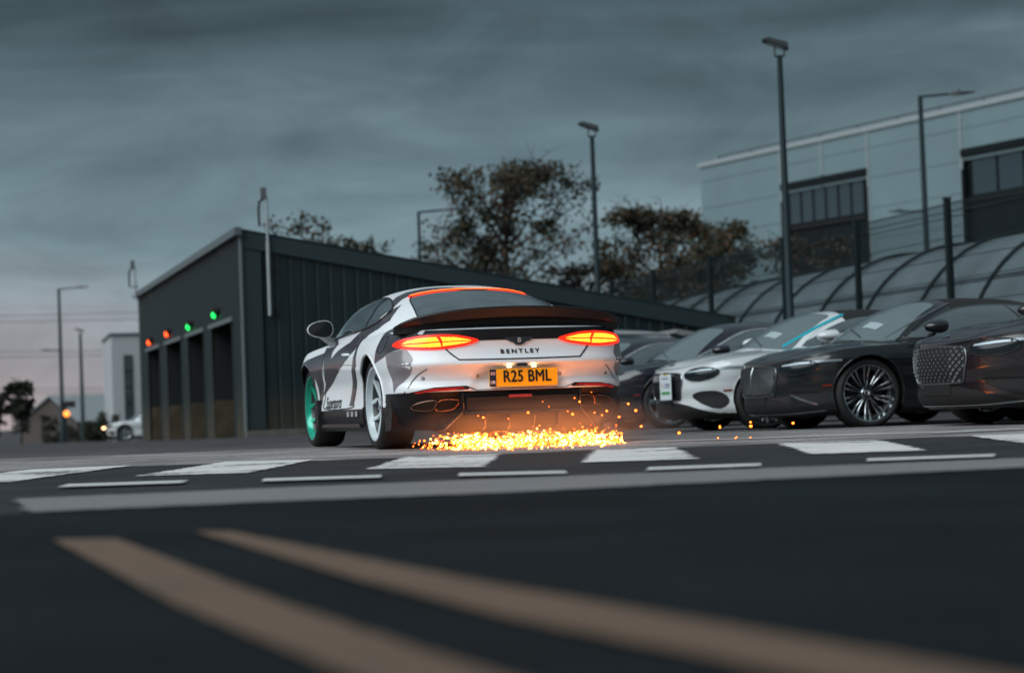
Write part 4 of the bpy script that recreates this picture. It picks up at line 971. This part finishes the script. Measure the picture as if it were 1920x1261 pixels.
# diffuser
b = MB(); b.prism([(.50, .43), (.47, .285), (.62, .145), (.55, .12), (-.55, .12), (-.62, .145), (-.47, .285), (-.50, .43)], 'x', -2.505, -2.15); 
mesh_obj('diffuser', [(v.x+ (0.10 if v.z < .2 else 0), v.y, v.z) for v in b.V], b.F, mat('diffuser_black', (.007, .007, .007), .5, spec=.25), car)
b = MB(); b.box((-2.525, 0, .345), (.04, .90, .095)); b.build('diffuser_grille', M_dark, car)
b = MB(); b.prism([(-2.56, .262), (-2.56, .285), (-2.30, .30), (-2.30, .262)], 'y', -.47, .47); b.build('diffuser_lip', M_blk, car)
for y_ in (-.30, -.10, .10, .30):
    b = MB(); b.prism([(-2.53, .25), (-2.50, .16), (-2.30, .10), (-2.1, .12), (-2.1, .25)], 'y', y_-.006, y_+.006); b.build('diffuser_fin', M_blk, car)
for s_ in (1, -1):
    b = MB(); b.tube([(-2.53, s_*.48, .435), (-2.53, s_*.475, .29), (-2.46, s_*.62, .145)], .009, 6); b.build('diffuser_edge', M_blk, car, 60)
    b = MB(); b.tube([(-2.30, s_*.52, .17), (-2.42, s_*.50, .20)], [.03, .028], 10); b.build('tow_eye_cover', M_dark, car, 60)
b = MB(); b.box((-2.548, .02, .395), (.02, .19, .022)); b.build('fog_light', mat('fog_lens', (.25, .03, .02), .15, 0, .5), car)
# plate
px_ = -2.548
b = MB(); b.box((px_, -.012, .538), (.012, .555, .138)); pl = b.build('number_plate', M_yel, car)
b = MB(); b.box((px_-.0075, .238, .538), (.004, .052, .134)); b.build('plate_band', M_navy, pl)
R_rear = Matrix(((0, 0, -1), (-1, 0, 0), (0, 1, 0)))
def tx(s, sz, m, y, z, x=px_-.0085, sx=1.0, bold=0.0, sp=1.0, par=None, nm='lettering'): return text_mesh(nm, s, sz, m, par or car, (x, y, z), R_rear, .0012, bold, sx, sp)
b = MB()
for dy_, dz_, dx_ in ((0, 0, 0), (-.0028, 0, .0002), (.0028, 0, .0004), (0, .0022, .0006), (0, -.0022, .0008)):
    o = tx('R25 BML', .128, M_ink, -.040+dy_, .543+dz_, x=px_-.0085-dx_, sx=.80, sp=1.04, par=pl); b.add([v.co.copy() for v in o.data.vertices], [tuple(q.vertices) for q in o.data.polygons]); bpy.data.objects.remove(o)
b.build('registration_lettering', M_ink, pl)
tx('UK', .034, M_wht, .238, .503, x=px_-.0110, sx=.9, bold=.0008, par=pl)
b = MB(); b.box((px_-.0105, .238, .572), (.002, .034, .022)); b.build('plate_flag', mat('flag_white', (.6, .6, .62), .5), pl)
b = MB(); b.box((px_-.012, .238, .572), (.002, .034, .005)); b.box((px_-.012, .238, .572), (.0021, .006, .022)); b.build('flag_cross', mat('flag_red', (.45, .02, .03), .5), pl)
b = MB(); b.box((-2.548, .0, .632), (.05, .09, .014)); b.build('boot_handle', M_blk, car)
for y_ in (.10, -.10):
    b = MB(); b.box((-2.549, y_, .620), (.012, .035, .004)); b.build('plate_lamp', mat('plate_lamp_glow', (.8, .8, .7), .4, emit=(1, .78, .45), estr=14), car)
text_mesh('lettering', 'BENTLEY', .046, M_ink, car, (-2.7, .0, .742), R_rear, .0015, .0016, 1.25, 1.50, 0, (S, 'x-', .004))
# winged badge
wing = [(.0, .792), (.035, .800), (.05, .815), (.085, .826), (.115, .846), (.125, .856), (.06, .857), (.0, .860)]
wing = wing+[(-a, b_) for a, b_ in wing[::-1][1:-1]]
bd = patch(S, 'winged_badge', wing, 'x-', M_blk, car, .011, .02)
text_mesh('lettering', 'B', .052, M_wht, bd, (-2.7, 0, .829), R_rear, .001, .0015, 1.0, 1.0, 0, (S, 'x-', .0135))
# rear wing
V = []; F = []; n = 48
for i in range(n+1):
    y = -.935+1.87*i/n; q = abs(y)/.935
    xt = -2.505+.50*(1-max(0, 1-(abs(y)/.965)**2.8)**(1/2.8)); e = 1-q**7
    zt = 1.10-.078*q**2.2-.052*q**10; zbt = 1.018-.052*q**1.8; dk = min(spl([(-2.55, .95), (-2.3, .985), (-2.0, 1.03)], xt+.05)-.02-.05*q**3, zbt-.02)
    T = max(e, .12)
    for dx, z in ((.085, dk-.02), (.075, zbt-.018), (.0, zbt), (-.035, zt-.014), (-.030, zt-.003), (-.012, zt), (.06, zt-.018), (.20, max(dk+.02, zt-.07)), (.34, dk-.03)):
        V.append((xt+dx*(T if dx > .07 else 1), y, z))
k = 9
for i in range(n):
    for j in range(k): F.append((i*k+j, (i+1)*k+j, (i+1)*k+(j+1) % k, i*k+(j+1) % k))
F += [tuple(range(k)), tuple(n*k+j for j in range(k))[::-1]]
mesh_obj('rear_wing', V, F, M_satin, car, 35)
# side lettering
R_side = Matrix(((-1, 0, 0), (0, 0, 1), (0, 1, 0)))
text_mesh('lettering', 'Supersports', .150, M_ink, car, (.29, 1.5, .405), R_side, .001, .0012, 1.0, .93, .12, (S, 'y+', .005))
for x_, s in ((-.44, 'IOM'), (-.62, 'UK'), (-.80, 'TR')):
    b = MB(); p, nn = S.hit(x_, .30, 'y+'); b.box(p+Vector((0, .012, 0)), (.085, .006, .045)); b.build('sponsor_sticker', mat('sticker_grey', (.35, .35, .36), .5), car)
for x_, y_, s_, m_ in ((-1.425, .81, 1, M_rimw), (1.425, .80, 1, M_green), (-1.425, -.81, -1, M_rimw), (1.425, -.80, -1, M_rimw)):
    w = wheel(car, x_, y_, s_, 'five', M_tyre, m_, M_dark)
# ------------------------------------------------------------------ parked cars
def parked(name, lb, X, Y, rz, paint_, kind='open', screen_trim=None, roofm=None, grille='mesh', wheelm=None, style='blade', chrome_line=True, card=False, zscale=1.0, group='cars parked in the row on the right', detail=True, round_lamp=False):
    root = thing(name, lb, 'car', (X, Y, gz(Y)), rz, group)
    P = dict(haunch=.02, zb2=.87, zs=[(-2.55, .91), (-2.0, .92), (-1.4, .925), (-.8, .905), (0, .895), (1.0, .888), (1.5, .865), (2.0, .80), (2.36, .715)], zc=[(-2.55, .93), (-2.3, .96), (-2.0, 1.0), (-1.6, 1.01), (0, .985), (.9, .955), (1.2, .945), (1.6, .915), (2.0, .86), (2.25, .80), (2.37, .745)], xn=[(.13, 2.20), (.20, 2.30), (.26, 2.33), (.36, 2.33), (.50, 2.36), (.62, 2.355), (.70, 2.325)])
    if kind == 'saloon': P.update(zr=[(-2.35, .95), (-2.1, 1.04), (-1.7, 1.20), (-1.3, 1.33), (-.8, 1.42), (-.3, 1.475), (.1, 1.468), (.45, 1.40), (.8, 1.255), (1.05, 1.11), (1.33, .93)], yb=[(-2.35, .62), (-1.9, .78), (-1.3, .86), (-.7, .89), (0, .895), (.6, .88), (.9, .85), (1.1, .80), (1.35, .70)])
    if kind == 'suv': P.update(zr=[(-2.50, 1.00), (-2.42, 1.15), (-2.3, 1.33), (-2.1, 1.42), (-1.6, 1.47), (-.8, 1.50), (-.2, 1.50), (.3, 1.45), (.7, 1.31), (1.05, 1.12), (1.33, .93)], yb=[(-2.50, .70), (-2.3, .80), (-1.3, .87), (-.7, .89), (0, .895), (.6, .88), (.9, .85), (1.1, .80), (1.35, .70)], gk=2.3)
    if kind == 'open': P.update(zr=[(-2.15, .95), (-2.0, 1.0), (-1.75, 1.06), (-1.4, 1.17), (-1.0, 1.31), (-.6, 1.385), (-.15, 1.405), (.2, 1.395), (.5, 1.35), (.8, 1.245), (1.05, 1.105), (1.32, .93)])
    lo, g, wd = car_surface(P); S = Surf([lo, g]); Sg = Surf([g])
    fm = []
    for f in lo[1]:
        c = [sum(lo[0][i][q] for i in f)/len(f) for q in range(3)]; fm.append(1 if c[2] < (.215 if c[0] > -1 else .30) else 0)
    mesh_obj('body', lo[0], lo[1], None, root, 35, [paint_, M_satin], fm)
    rm = roofm or paint_
    gm_ = [0 if g[0][f[0]][0] < .22 else 1 for f in g[1]]
    mesh_obj('soft_top' if kind == 'open' else 'roof', g[0], g[1], None, root, 50, [rm, paint_], gm_)
    underbody(root, M_dark, S)
    # windscreen
    ws = [(.48, 0), (.45, .26), (.37, .47), (.58, .575), (.80, .665), (1.00, .735), (1.12, .70), (1.20, .52), (1.255, .26), (1.27, 0)]
    ws = ws+[(a, -b_) for a, b_ in ws[1:-1][::-1]]
    if kind == 'open':                       # painted screen frame round the glass
        fr = [(.38, 0), (.35, .28), (.25, .53), (.55, .645), (.80, .735), (1.06, .815), (1.17, .78), (1.25, .54), (1.29, .26), (1.30, 0)]
        fr = fr+[(a, -b_) for a, b_ in fr[1:-1][::-1]]
        patch(S, 'windscreen_frame', fr, 'z+', paint_, root, .006, .04, k=2, inner=.004)
    patch(S, 'windscreen', ws, 'z+', M_screen, root, .010, .045, k=3, inner=.004)
    for yy in (.34, -.22): seam(S, 'wiper', [(1.20, yy), (1.16, yy-.20), (1.10, yy-.42)], 'z+', .014, M_blk, root, 4, .022)
    if detail and paint_ in (M_pg, M_pw): patch(S, 'dashboard_paper', [(1.07, .12), (1.05, .40), (.95, .42), (.97, .14)], 'z+', mat('pale_paper', (.35, .42, .44), .4), root, .013, .05, skirt=False)
    if kind != 'open': seam(S, 'windscreen_seal', ws, 'z+', .02, M_blk, root, 4, .006, True)
    for sd, sg in (('y+', 1), ('y-', -1)):
        tz = {'open': 0, 'saloon': .05, 'suv': .09}[kind]; bx = {'open': 0, 'saloon': -.45, 'suv': -.9}[kind]
        gs = [(.90, .955), (.72, 1.050), (.50, 1.160), (.25, 1.245+tz*.6), (0, 1.285+tz), (-.35, 1.297+tz), (-.70+bx*.6, 1.272+tz), (-.98+bx, 1.212+tz), (-1.15+bx, 1.13), (-1.10+bx, .995), (-.83+bx*.5, .975), (-.2, .962), (.4, .955)]
        patch(S, 'side_window', gs, sd, M_gl, root, .004, .045, k=3)
        if chrome_line: trim(S, 'window_trim', gs, sd, .018 if kind != 'open' else .007, M_bright if kind != 'open' else M_chrome, root, 5, .006, True)
        if kind == 'open': seam(S, 'screen_pillar_trim', [(1.06, .955), (.82, 1.075), (.58, 1.185), (.36, 1.27), (.20, 1.325)], sd, .045 if screen_trim else .022, screen_trim or M_chrome, root, 5, .012)
        seam(S, 'window_divider', [(-.55, 1.0), (-.50, 1.15), (-.42, 1.29+tz)], sd, .03, M_blk, root, 5, .010)
        seam(S, 'door_seam', [(.78, .97), (.66, .80), (.66, .55), (.70, .40), (.62, .33), (-.60, .33), (-.86, .60), (-.90, .80), (-.78, .97)], sd, .007, M_dark, root, 6, .003)
        b = MB()
        for xa in (1.425, -1.425):
            P_ = [Vector((xa+.409*math.cos(a), sg*(edge_y(S, xa, a)-.004), .378+.409*math.sin(a))) for a in [PI*(-.0)+PI*i/24 for i in range(25)]]
            b = MB(); b.tube(P_, .011, 6); b.build('arch_lip', paint_, root, 60)
        if not detail: continue
        ss = (lambda Q: Q) if sg > 0 else mir
        # headlight with brow bar
        if round_lamp:
            hl = [(.60+.085*math.cos(a), .655+.085*math.sin(a)) for a in [2*PI*i/14 for i in range(14)]]
            h_ = patch(S, 'headlight', ss(hl), 'x+', M_lens, root, .008, .02, k=2)
            trim(S, 'headlight_ring', ss(hl), 'x+', .012, M_chrome, h_, 2, .012, True)
        else:
            hl = [(.50, .655), (.53, .70), (.62, .735), (.72, .745), (.81, .73), (.855, .695), (.83, .645), (.76, .608), (.66, .592), (.56, .61)]
            h_ = patch(S, 'headlight', ss(hl), 'x+', M_lens, root, .007, .02, k=3)
            trim(S, 'headlight_ring', ss(hl), 'x+', .006, M_blk, h_, 4, .008, True)
            seam(S, 'brow_bar', ss([(.53, .692), (.62, .700), (.72, .712), (.80, .718)]), 'x+', .020, M_brow, h_, 4, .012)
            seam(S, 'brow_bar', [(2.02, .722), (1.90, .733), (1.74, .735)], sd, .024, M_brow, h_, 4, .010)
        # corner intake
        ci = [(.58, .40), (.64, .46), (.76, .475), (.84, .455), (.88, .36), (.86, .285), (.78, .27)]
        patch(S, 'corner_intake', ss(ci), 'x+', M_dark, root, .004, .03, k=2, skirt=False)
        if paint_ is not M_pw:
            seam(S, 'intake_blade', ss([(.60, .385), (.70, .335), (.82, .275)]), 'x+', .022, M_chrome if paint_ is M_pg else M_satin, root, 4, .012)
            seam(S, 'intake_slat', ss([(.60, .415), (.70, .415), (.83, .41)]), 'x+', .008, M_satin, root, 3, .012)
        seam(S, 'side_marker', [(1.93, .47), (1.84, .475)], sd, .020, mat('marker_red', (.22, .02, .01), .3), root, 2, .008)
        # mirror
        b = MB(); b.tube([(.66, sg*.90, .955), (.655, sg*.97, .99), (.66, sg*1.03, 1.02)], [.035, .025, .03], 8); mh = b.build('mirror_stalk', M_blk, root, 60)
        V = []; F = []; n1, n2 = 10, 16
        for i in range(n1+1):
            f = i/n1; rr_ = math.sqrt(max(0, 1-f**2.2))
            for j in range(n2):
                a = 2*PI*j/n2; V.append((.60+.23*f, sg*(1.08+.125*math.cos(a)*rr_), 1.06+.075*math.sin(a)*rr_*(1-.15*math.cos(a))))
        F = [(i*n2+j, i*n2+(j+1) % n2, (i+1)*n2+(j+1) % n2, (i+1)*n2+j) for i in range(n1) for j in range(n2)]+[tuple(range(n2))]
        mesh_obj('door_mirror', V, F, paint_, root, 60)
    if detail:
        seam(S, 'bonnet_seam', [(.92, .80), (1.3, .74), (1.7, .64), (2.05, .53), (2.22, .44), (2.28, .2), (2.285, 0), (2.28, -.2), (2.22, -.44), (2.05, -.53), (1.7, -.64), (1.3, -.74), (.92, -.80)], 'z+', .006, M_dark, root, 5, .002)
        gr_ = [(.41, .680), (.2, .694), (0, .698), (-.2, .694), (-.41, .680), (-.465, .64), (-.465, .55), (-.41, .405), (-.35, .38), (0, .375), (.35, .38), (.41, .405), (.465, .55), (.465, .64)]
        gp = patch(S, 'grille', gr_, 'x+', M_dark, root, .004, .04, skirt=False)
        trim(S, 'grille_surround', gr_, 'x+', .009, M_meshm if grille != 'black' else M_chrome, root, 3, .006, True)
        def ing(y_, z_): return .39 < z_ < .682 and abs(y_) < .45-max(0, (.55-z_))*.42
        if grille == 'mesh' or grille == 'black':
            b = MB()
            step = .036 if grille == 'mesh' else .055
            for sgn in (1, -1):
                k_ = -.9
                while k_ < .9:
                    run = []
                    for i in range(29):
                        z_ = .385+i*.0105; y_ = k_+sgn*(z_-.385)*1.3
                        if ing(y_, z_): run.append(S.hit(y_, z_, 'x+')[0]+Vector((.012 if sgn > 0 else .009, 0, 0)))
                    if len(run) > 2 and grille == 'mesh': b.tube(run[::3]+[run[-1]], .0034, 4)
                    k_ += step
            if grille == 'black':
                for i in range(17):
                    y_ = -.40+.05*i; b.tube([S.hit(y_, z_, 'x+')[0]+Vector((.012, 0, 0)) for z_ in ((.40, .47, .54, .61, .675) if abs(y_) < .35 else (.52, .57, .62))], .006, 4)
            m_ = b.build('grille_mesh', M_meshm if grille == 'mesh' else M_blk, gp, 60); m_['kind'] = 'stuff'
            trim(S, 'grille_bar', [(0, .38), (0, .54), (0, .695)], 'x+', .008, M_chrome, gp, 4, .016)
        else:                                        # diamond badges
            for r_ in range(10):
                for c_ in range(13):
                    y_ = -.45+.074*c_+(.037 if r_ % 2 else 0); z_ = .402+.031*r_
                    if not ing(y_, z_): continue
                    p, nn = S.hit(y_, z_, 'x+'); u = Vector((0, 1, 0)); w_ = Vector((0, 0, 1)); s_ = .015
                    b = MB(); b.tube([p+nn*.010+u*s_*1.25, p+nn*.010+w_*s_, p+nn*.010-u*s_*1.25, p+nn*.010-w_*s_], .0042, 4, True); b.build('grille_diamond', mat('diamond_silver', (.26, .29, .30), .4, .6), gp)
        # lower intake, plate plinth, lip
        li_ = [(.34, .345), (-.34, .345), (-.52, .31), (-.80, .215), (-.74, .195), (.74, .195), (.80, .215), (.52, .31)]
        patch(S, 'lower_intake', li_, 'x+', M_dark, root, .005, .035, skirt=False)
        patch(S, 'plate_holder', [(-.24, .275), (.24, .275), (.24, .365), (-.24, .365)], 'x+', M_dark, root, .012, .03)
        seam(S, 'lip_trim', [(.84, .212), (.6, .190), (.3, .186), (0, .186), (-.3, .186), (-.6, .190), (-.84, .212)], 'x+', .016, M_chrome if paint_ is not M_pw else M_blk, root, 4, .010)
        for sg in (1, -1):
            patch(S, 'bonnet_badge', [(2.20, sg*.002), (2.24, sg*.02), (2.22, sg*.075), (2.19, sg*.05)], 'z+', M_chrome, root, .006, .02, skirt=False)
    if card:
        p, nn = S.hit(-.12, .53, 'x+')
        R_ = Matrix(((0, 0, 1), (1, 0, 0), (0, 1, 0)))
        cx = 2.385; cz = .535
        b = MB(); b.box((cx, .20, cz), (.004, .36, .30)); c_ = b.build('grille_card', mat('card_white', (.62, .68, .70), .5), root)
        c_['label'] = 'white test card with coloured figures and a green strip'
        for k_, (ch, col_) in enumerate((('1', (.30, .16, .01)), ('1', (.35, .20, .01)), ('0', (.01, .06, .35)), ('9', (.10, .06, .03)))):
            text_mesh('card_figure', ch, .085, mat('card_ink_%d' % k_, col_, .5), c_, (cx+.004, .085+.072*k_, cz+.012), R_, .001, .002, 1.15)
        b = MB(); b.box((cx+.004, .20, cz-.07), (.002, .26, .034)); b.build('green_strip', mat('card_green', (.05, .30, .09), .5), c_)
        b = MB(); b.box((cx+.004, .19, cz+.10), (.002, .20, .012)); b.build('print_line', mat('card_blue', (.05, .12, .3), .5), c_)
        b = MB(); b.box((cx+.004, .19, cz+.141), (.002, .15, .012)); b.build('print_strip', mat('card_yellow', (.6, .5, .05), .5), c_)
    wm = wheelm or M_wdk
    for x_, y_, s_ in ((1.425, .80, 1), (1.425, -.80, -1), (-1.425, .80, 1), (-1.425, -.80, -1)):
        w = wheel(root, x_, y_, s_, style, M_tyre, wm, M_dark)
        if x_ > 0 and s_ > 0 and style == 'blade':
            text_mesh('cap_letter', 'B', .05, M_wht, w, (0, .115, 0), R_side, .001, .0015)
    return root, S
def place(gx, gy, deg):                  # grille centre at (gx, gy), nose pointing left and turned deg towards the camera
    a = math.radians(180+deg); return gx-2.36*math.cos(a), gy-2.36*math.sin(a), a
x, y, a = place(2.60, 22.35, 17)
parked('parked_convertible', 'graphite convertible with a raised black soft top and dark multi-blade wheels', x, y, a, M_pg, 'open', None, M_fab, 'mesh')
x, y, a = place(3.70, 18.1, 17)
parked('parked_coupe', 'dark aubergine car at the right edge with rows of silver diamonds in its grille', x, y, a, M_pp, 'open', None, M_pp, 'diamond')
x, y, a = place(1.75, 24.3, 17)
parked('parked_convertible', 'white convertible with teal screen pillar stripe and a test card on its grille', x, y, a, M_pw, 'open', M_teals, M_fab, 'black', card=True, chrome_line=False)
x, y, a = place(.98, 29.0, 17)
parked('parked_saloon', 'navy saloon with chrome window line behind the white convertible', x, y, a, M_pn, 'saloon', None, M_pn, 'mesh', wheelm=mat('polished_wheel', (.45, .45, .46), .2, 1.0), style='ten', round_lamp=True)
x, y, a = place(-.05, 34.2, 17)
parked('parked_saloon', 'dark saloon half hidden between the wrapped coupe and the navy saloon', x, y, a, M_pn, 'saloon', None, M_pn, 'mesh', wheelm=M_wdk, style='ten')
x, y, a = place(-1.5, 38.5, 14)
r, S_ = parked('parked_estate', 'silver estate with roof rails and tailgate spoiler, farthest in the right row', x, y, a, M_ps, 'suv', None, M_ps, 'mesh', detail=False)
r.scale = (1.04, 1.0, 1.21)
for sd, sg in (('y+', 1), ('y-', -1)):
    P, Nn = on_surf(S_, [(.2, .58), (-.4, .62), (-1.2, .62), (-2.0, .55)] if sg > 0 else [(.2, -.58), (-.4, -.62), (-1.2, -.62), (-2.0, -.55)], 'z+', 5, .045)
    b = MB(); b.tube(P, .018, 6); b.build('roof_rail', M_chrome, r, 60)
b = MB(); b.prism([(-2.15, 1.40), (-2.20, 1.46), (-2.62, 1.40), (-2.60, 1.37), (-2.3, 1.36)], 'y', -.60, .60); b.build('tailgate_spoiler', M_ps, r)
parked('parked_car', 'small white car with lit sidelights beside the garage at far left', -16.6, 95.2, math.radians(185), M_pw, 'suv', None, M_blk, 'mesh', group=None, style='ten')
b = MB(); b.tube([(-18.86, 94.2, gz(95)+.62), (-18.92, 94.1, gz(95)+.62)], .05, 8); 
lamp = [o for o in bpy.data.objects if o.name.startswith('parked_car')][0]
o = b.build('sidelight', mat('sidelight_glow', (.8, .6, .4), .3, emit=(1, .62, .3), estr=5), lamp); o.matrix_parent_inverse = Matrix.Identity(4)
Mi = (Matrix.Translation(lamp.location) @ Matrix.Rotation(lamp.rotation_euler.z, 4, 'Z')).inverted()
o.data.transform(Mi)
# ------------------------------------------------------------------ sparks
def sparks():
    rnd = random.Random(11); cols = [mat('spark_hot', (1, .8, .5), .5, emit=(1, .27, .025), estr=34), mat('spark_warm', (1, .4, .1), .5, emit=(1, .13, .006), estr=6), mat('spark_ember', (1, .2, .05), .5, emit=(1, .085, .004), estr=3)]
    t = (1+5**.5)/2; I = [Vector(v).normalized() for v in ((-1, t, 0), (1, t, 0), (-1, -t, 0), (1, -t, 0), (0, -1, t), (0, 1, t), (0, -1, -t), (0, 1, -t), (t, 0, -1), (t, 0, 1), (-t, 0, -1), (-t, 0, 1))]
    FI = [(0, 11, 5), (0, 5, 1), (0, 1, 7), (0, 7, 10), (0, 10, 11), (1, 5, 9), (5, 11, 4), (11, 10, 2), (10, 7, 6), (7, 1, 8), (3, 9, 4), (3, 4, 2), (3, 2, 6), (3, 6, 8), (3, 8, 9), (4, 9, 5), (2, 4, 11), (6, 2, 10), (8, 6, 7), (9, 8, 1)]
    V = []; F = []; fm = []
    def ball(p, r, m, st=None):
        b = len(V)
        for v in I:
            q = v*r
            if st is not None: q = q*.55+st*(v.dot(st.normalized()))
            V.append(p+q)
        F.extend([tuple(i+b for i in f) for f in FI]); fm.extend([m]*20)
    def W(x, y, z): return MAIN_O+mF*x+mL*y+Vector((0, 0, z))
    for i in range(1400):
        # a sheet fanning back from under the tail: lateral spread, denser low down
        y = rnd.uniform(-.98, .80) if rnd.random() < .6 else rnd.gauss(-.25, .42)
        x = rnd.uniform(-3.35, -2.05) if rnd.random() < .75 else rnd.uniform(-4.2, -2.2)
        if y > .8 or y < -.93+max(0, -2.2-x)*.34: continue
        top = .095 if -.9 < y < .45 else .10
        z = abs(rnd.gauss(0, top*.55)); z = min(z, .20)
        if x < -3.2: z *= .5
        r = rnd.choice((.0035, .005, .0065, .008, .010)); m = 0 if rnd.random() < .30 and z < .10 else (1 if rnd.random() < .6 else 2)
        ball(W(x, y, max(z, r)), r, m, None if rnd.random() < .6 else (-mF*rnd.uniform(.5, 1)+mL*rnd.gauss(0, .6)+Vector((0, 0, rnd.uniform(-.1, .5))))*rnd.uniform(.006, .022))
    for k in range(26):                                        # dense knots
        cy, cx, cz = rnd.uniform(-.62, .60), rnd.uniform(-3.0, -2.3), rnd.uniform(.02, .09)
        for i in range(16): ball(W(cx+rnd.gauss(0, .05), cy+rnd.gauss(0, .05), max(.006, cz+rnd.gauss(0, .02))), rnd.uniform(.005, .0115), rnd.choice((0, 0, 1)))
    for (y, z, r) in ((-.80, .30, .010), (-.86, .245, .012), (-.62, .25, .010), (-.72, .20, .010), (-.40, .33, .009), (-.36, .36, .006), (-.34, .235, .011), (-.30, .26, .006), (.02, .26, .010), (.38, .235, .010), (.42, .25, .006), (-.9, .12, .011), (-.52, .24, .007), (-.58, .22, .007), (.18, .22, .006), (-.15, .30, .004), (-.1, .34, .004), (-.5, .40, .004)):
        ball(W(-2.75, y, z), r, 1)
    for (x, y, z, r) in ((-3.0, -1.12, .06, .013), (-3.1, -1.42, .09, .010), (-3.0, -1.46, .10, .008), (-3.0, -1.72, .09, .014), (-2.95, -1.74, .12, .010), (-3.0, -2.08, .10, .012), (-3.6, -1.2, .02, .007), (-3.6, -1.35, .02, .006), (-3.7, -1.30, .015, .006), (-3.7, -1.42, .015, .006)):
        ball(W(x, y, z), r, 1)
    o = mesh_obj('sparks', V, F, None, None, None, cols, fm)
    tag(o, 'shower of bright orange sparks spraying from under the tail of the wrapped coupe', 'sparks', None, 'stuff')
sparks()

# thin scattering volume added to give the sparks an orange halo
m = bpy.data.materials.new('spark_haze'); m.use_nodes = True; t = m.node_tree; t.nodes.clear()
o_ = N(t, 'ShaderNodeOutputMaterial'); v_ = N(t, 'ShaderNodeVolumeScatter'); v_.inputs['Color'].default_value = (.9, .9, .9, 1); v_.inputs['Anisotropy'].default_value = .3
c_ = N(t, 'ShaderNodeTexCoord'); n_ = N(t, 'ShaderNodeTexNoise'); n_.inputs['Scale'].default_value = 3.0; n_.inputs['Detail'].default_value = 3
ln = N(t, 'ShaderNodeVectorMath', operation='LENGTH'); t.links.new(c_.outputs['Object'], ln.inputs[0])
f_ = N(t, 'ShaderNodeMapRange'); f_.inputs[1].default_value = 1.0; f_.inputs[2].default_value = .25; f_.inputs[3].default_value = 0; f_.inputs[4].default_value = .80; t.links.new(ln.outputs['Value'], f_.inputs[0])
t.links.new(c_.outputs['Object'], n_.inputs[0]); k_ = N(t, 'ShaderNodeMath', operation='MULTIPLY'); t.links.new(f_.outputs[0], k_.inputs[0]); t.links.new(n_.outputs[0], k_.inputs[1])
t.links.new(k_.outputs[0], v_.inputs['Density']); t.links.new(v_.outputs[0], o_.inputs['Volume'])
V = []; F = []
for i in range(13):
    th = PI*i/12
    for j in range(24): V.append((math.sin(th)*math.cos(2*PI*j/24), math.sin(th)*math.sin(2*PI*j/24), math.cos(th)))
for i in range(12):
    for j in range(24): F.append((i*24+j, (i+1)*24+j, (i+1)*24+(j+1) % 24, i*24+(j+1) % 24))
sm = mesh_obj('glow_haze', V, F, m); sm.location = MAIN_O+mF*(-2.75)+mL*(-.12)+Vector((0, 0, .14)); sm.rotation_euler = (0, 0, MAIN_A+PI/2); sm.scale = (.95, 1.22, .25)
tag(sm, 'added thin haze glowing orange round the sparks behind the wrapped coupe', 'glow_haze', None, 'stuff')
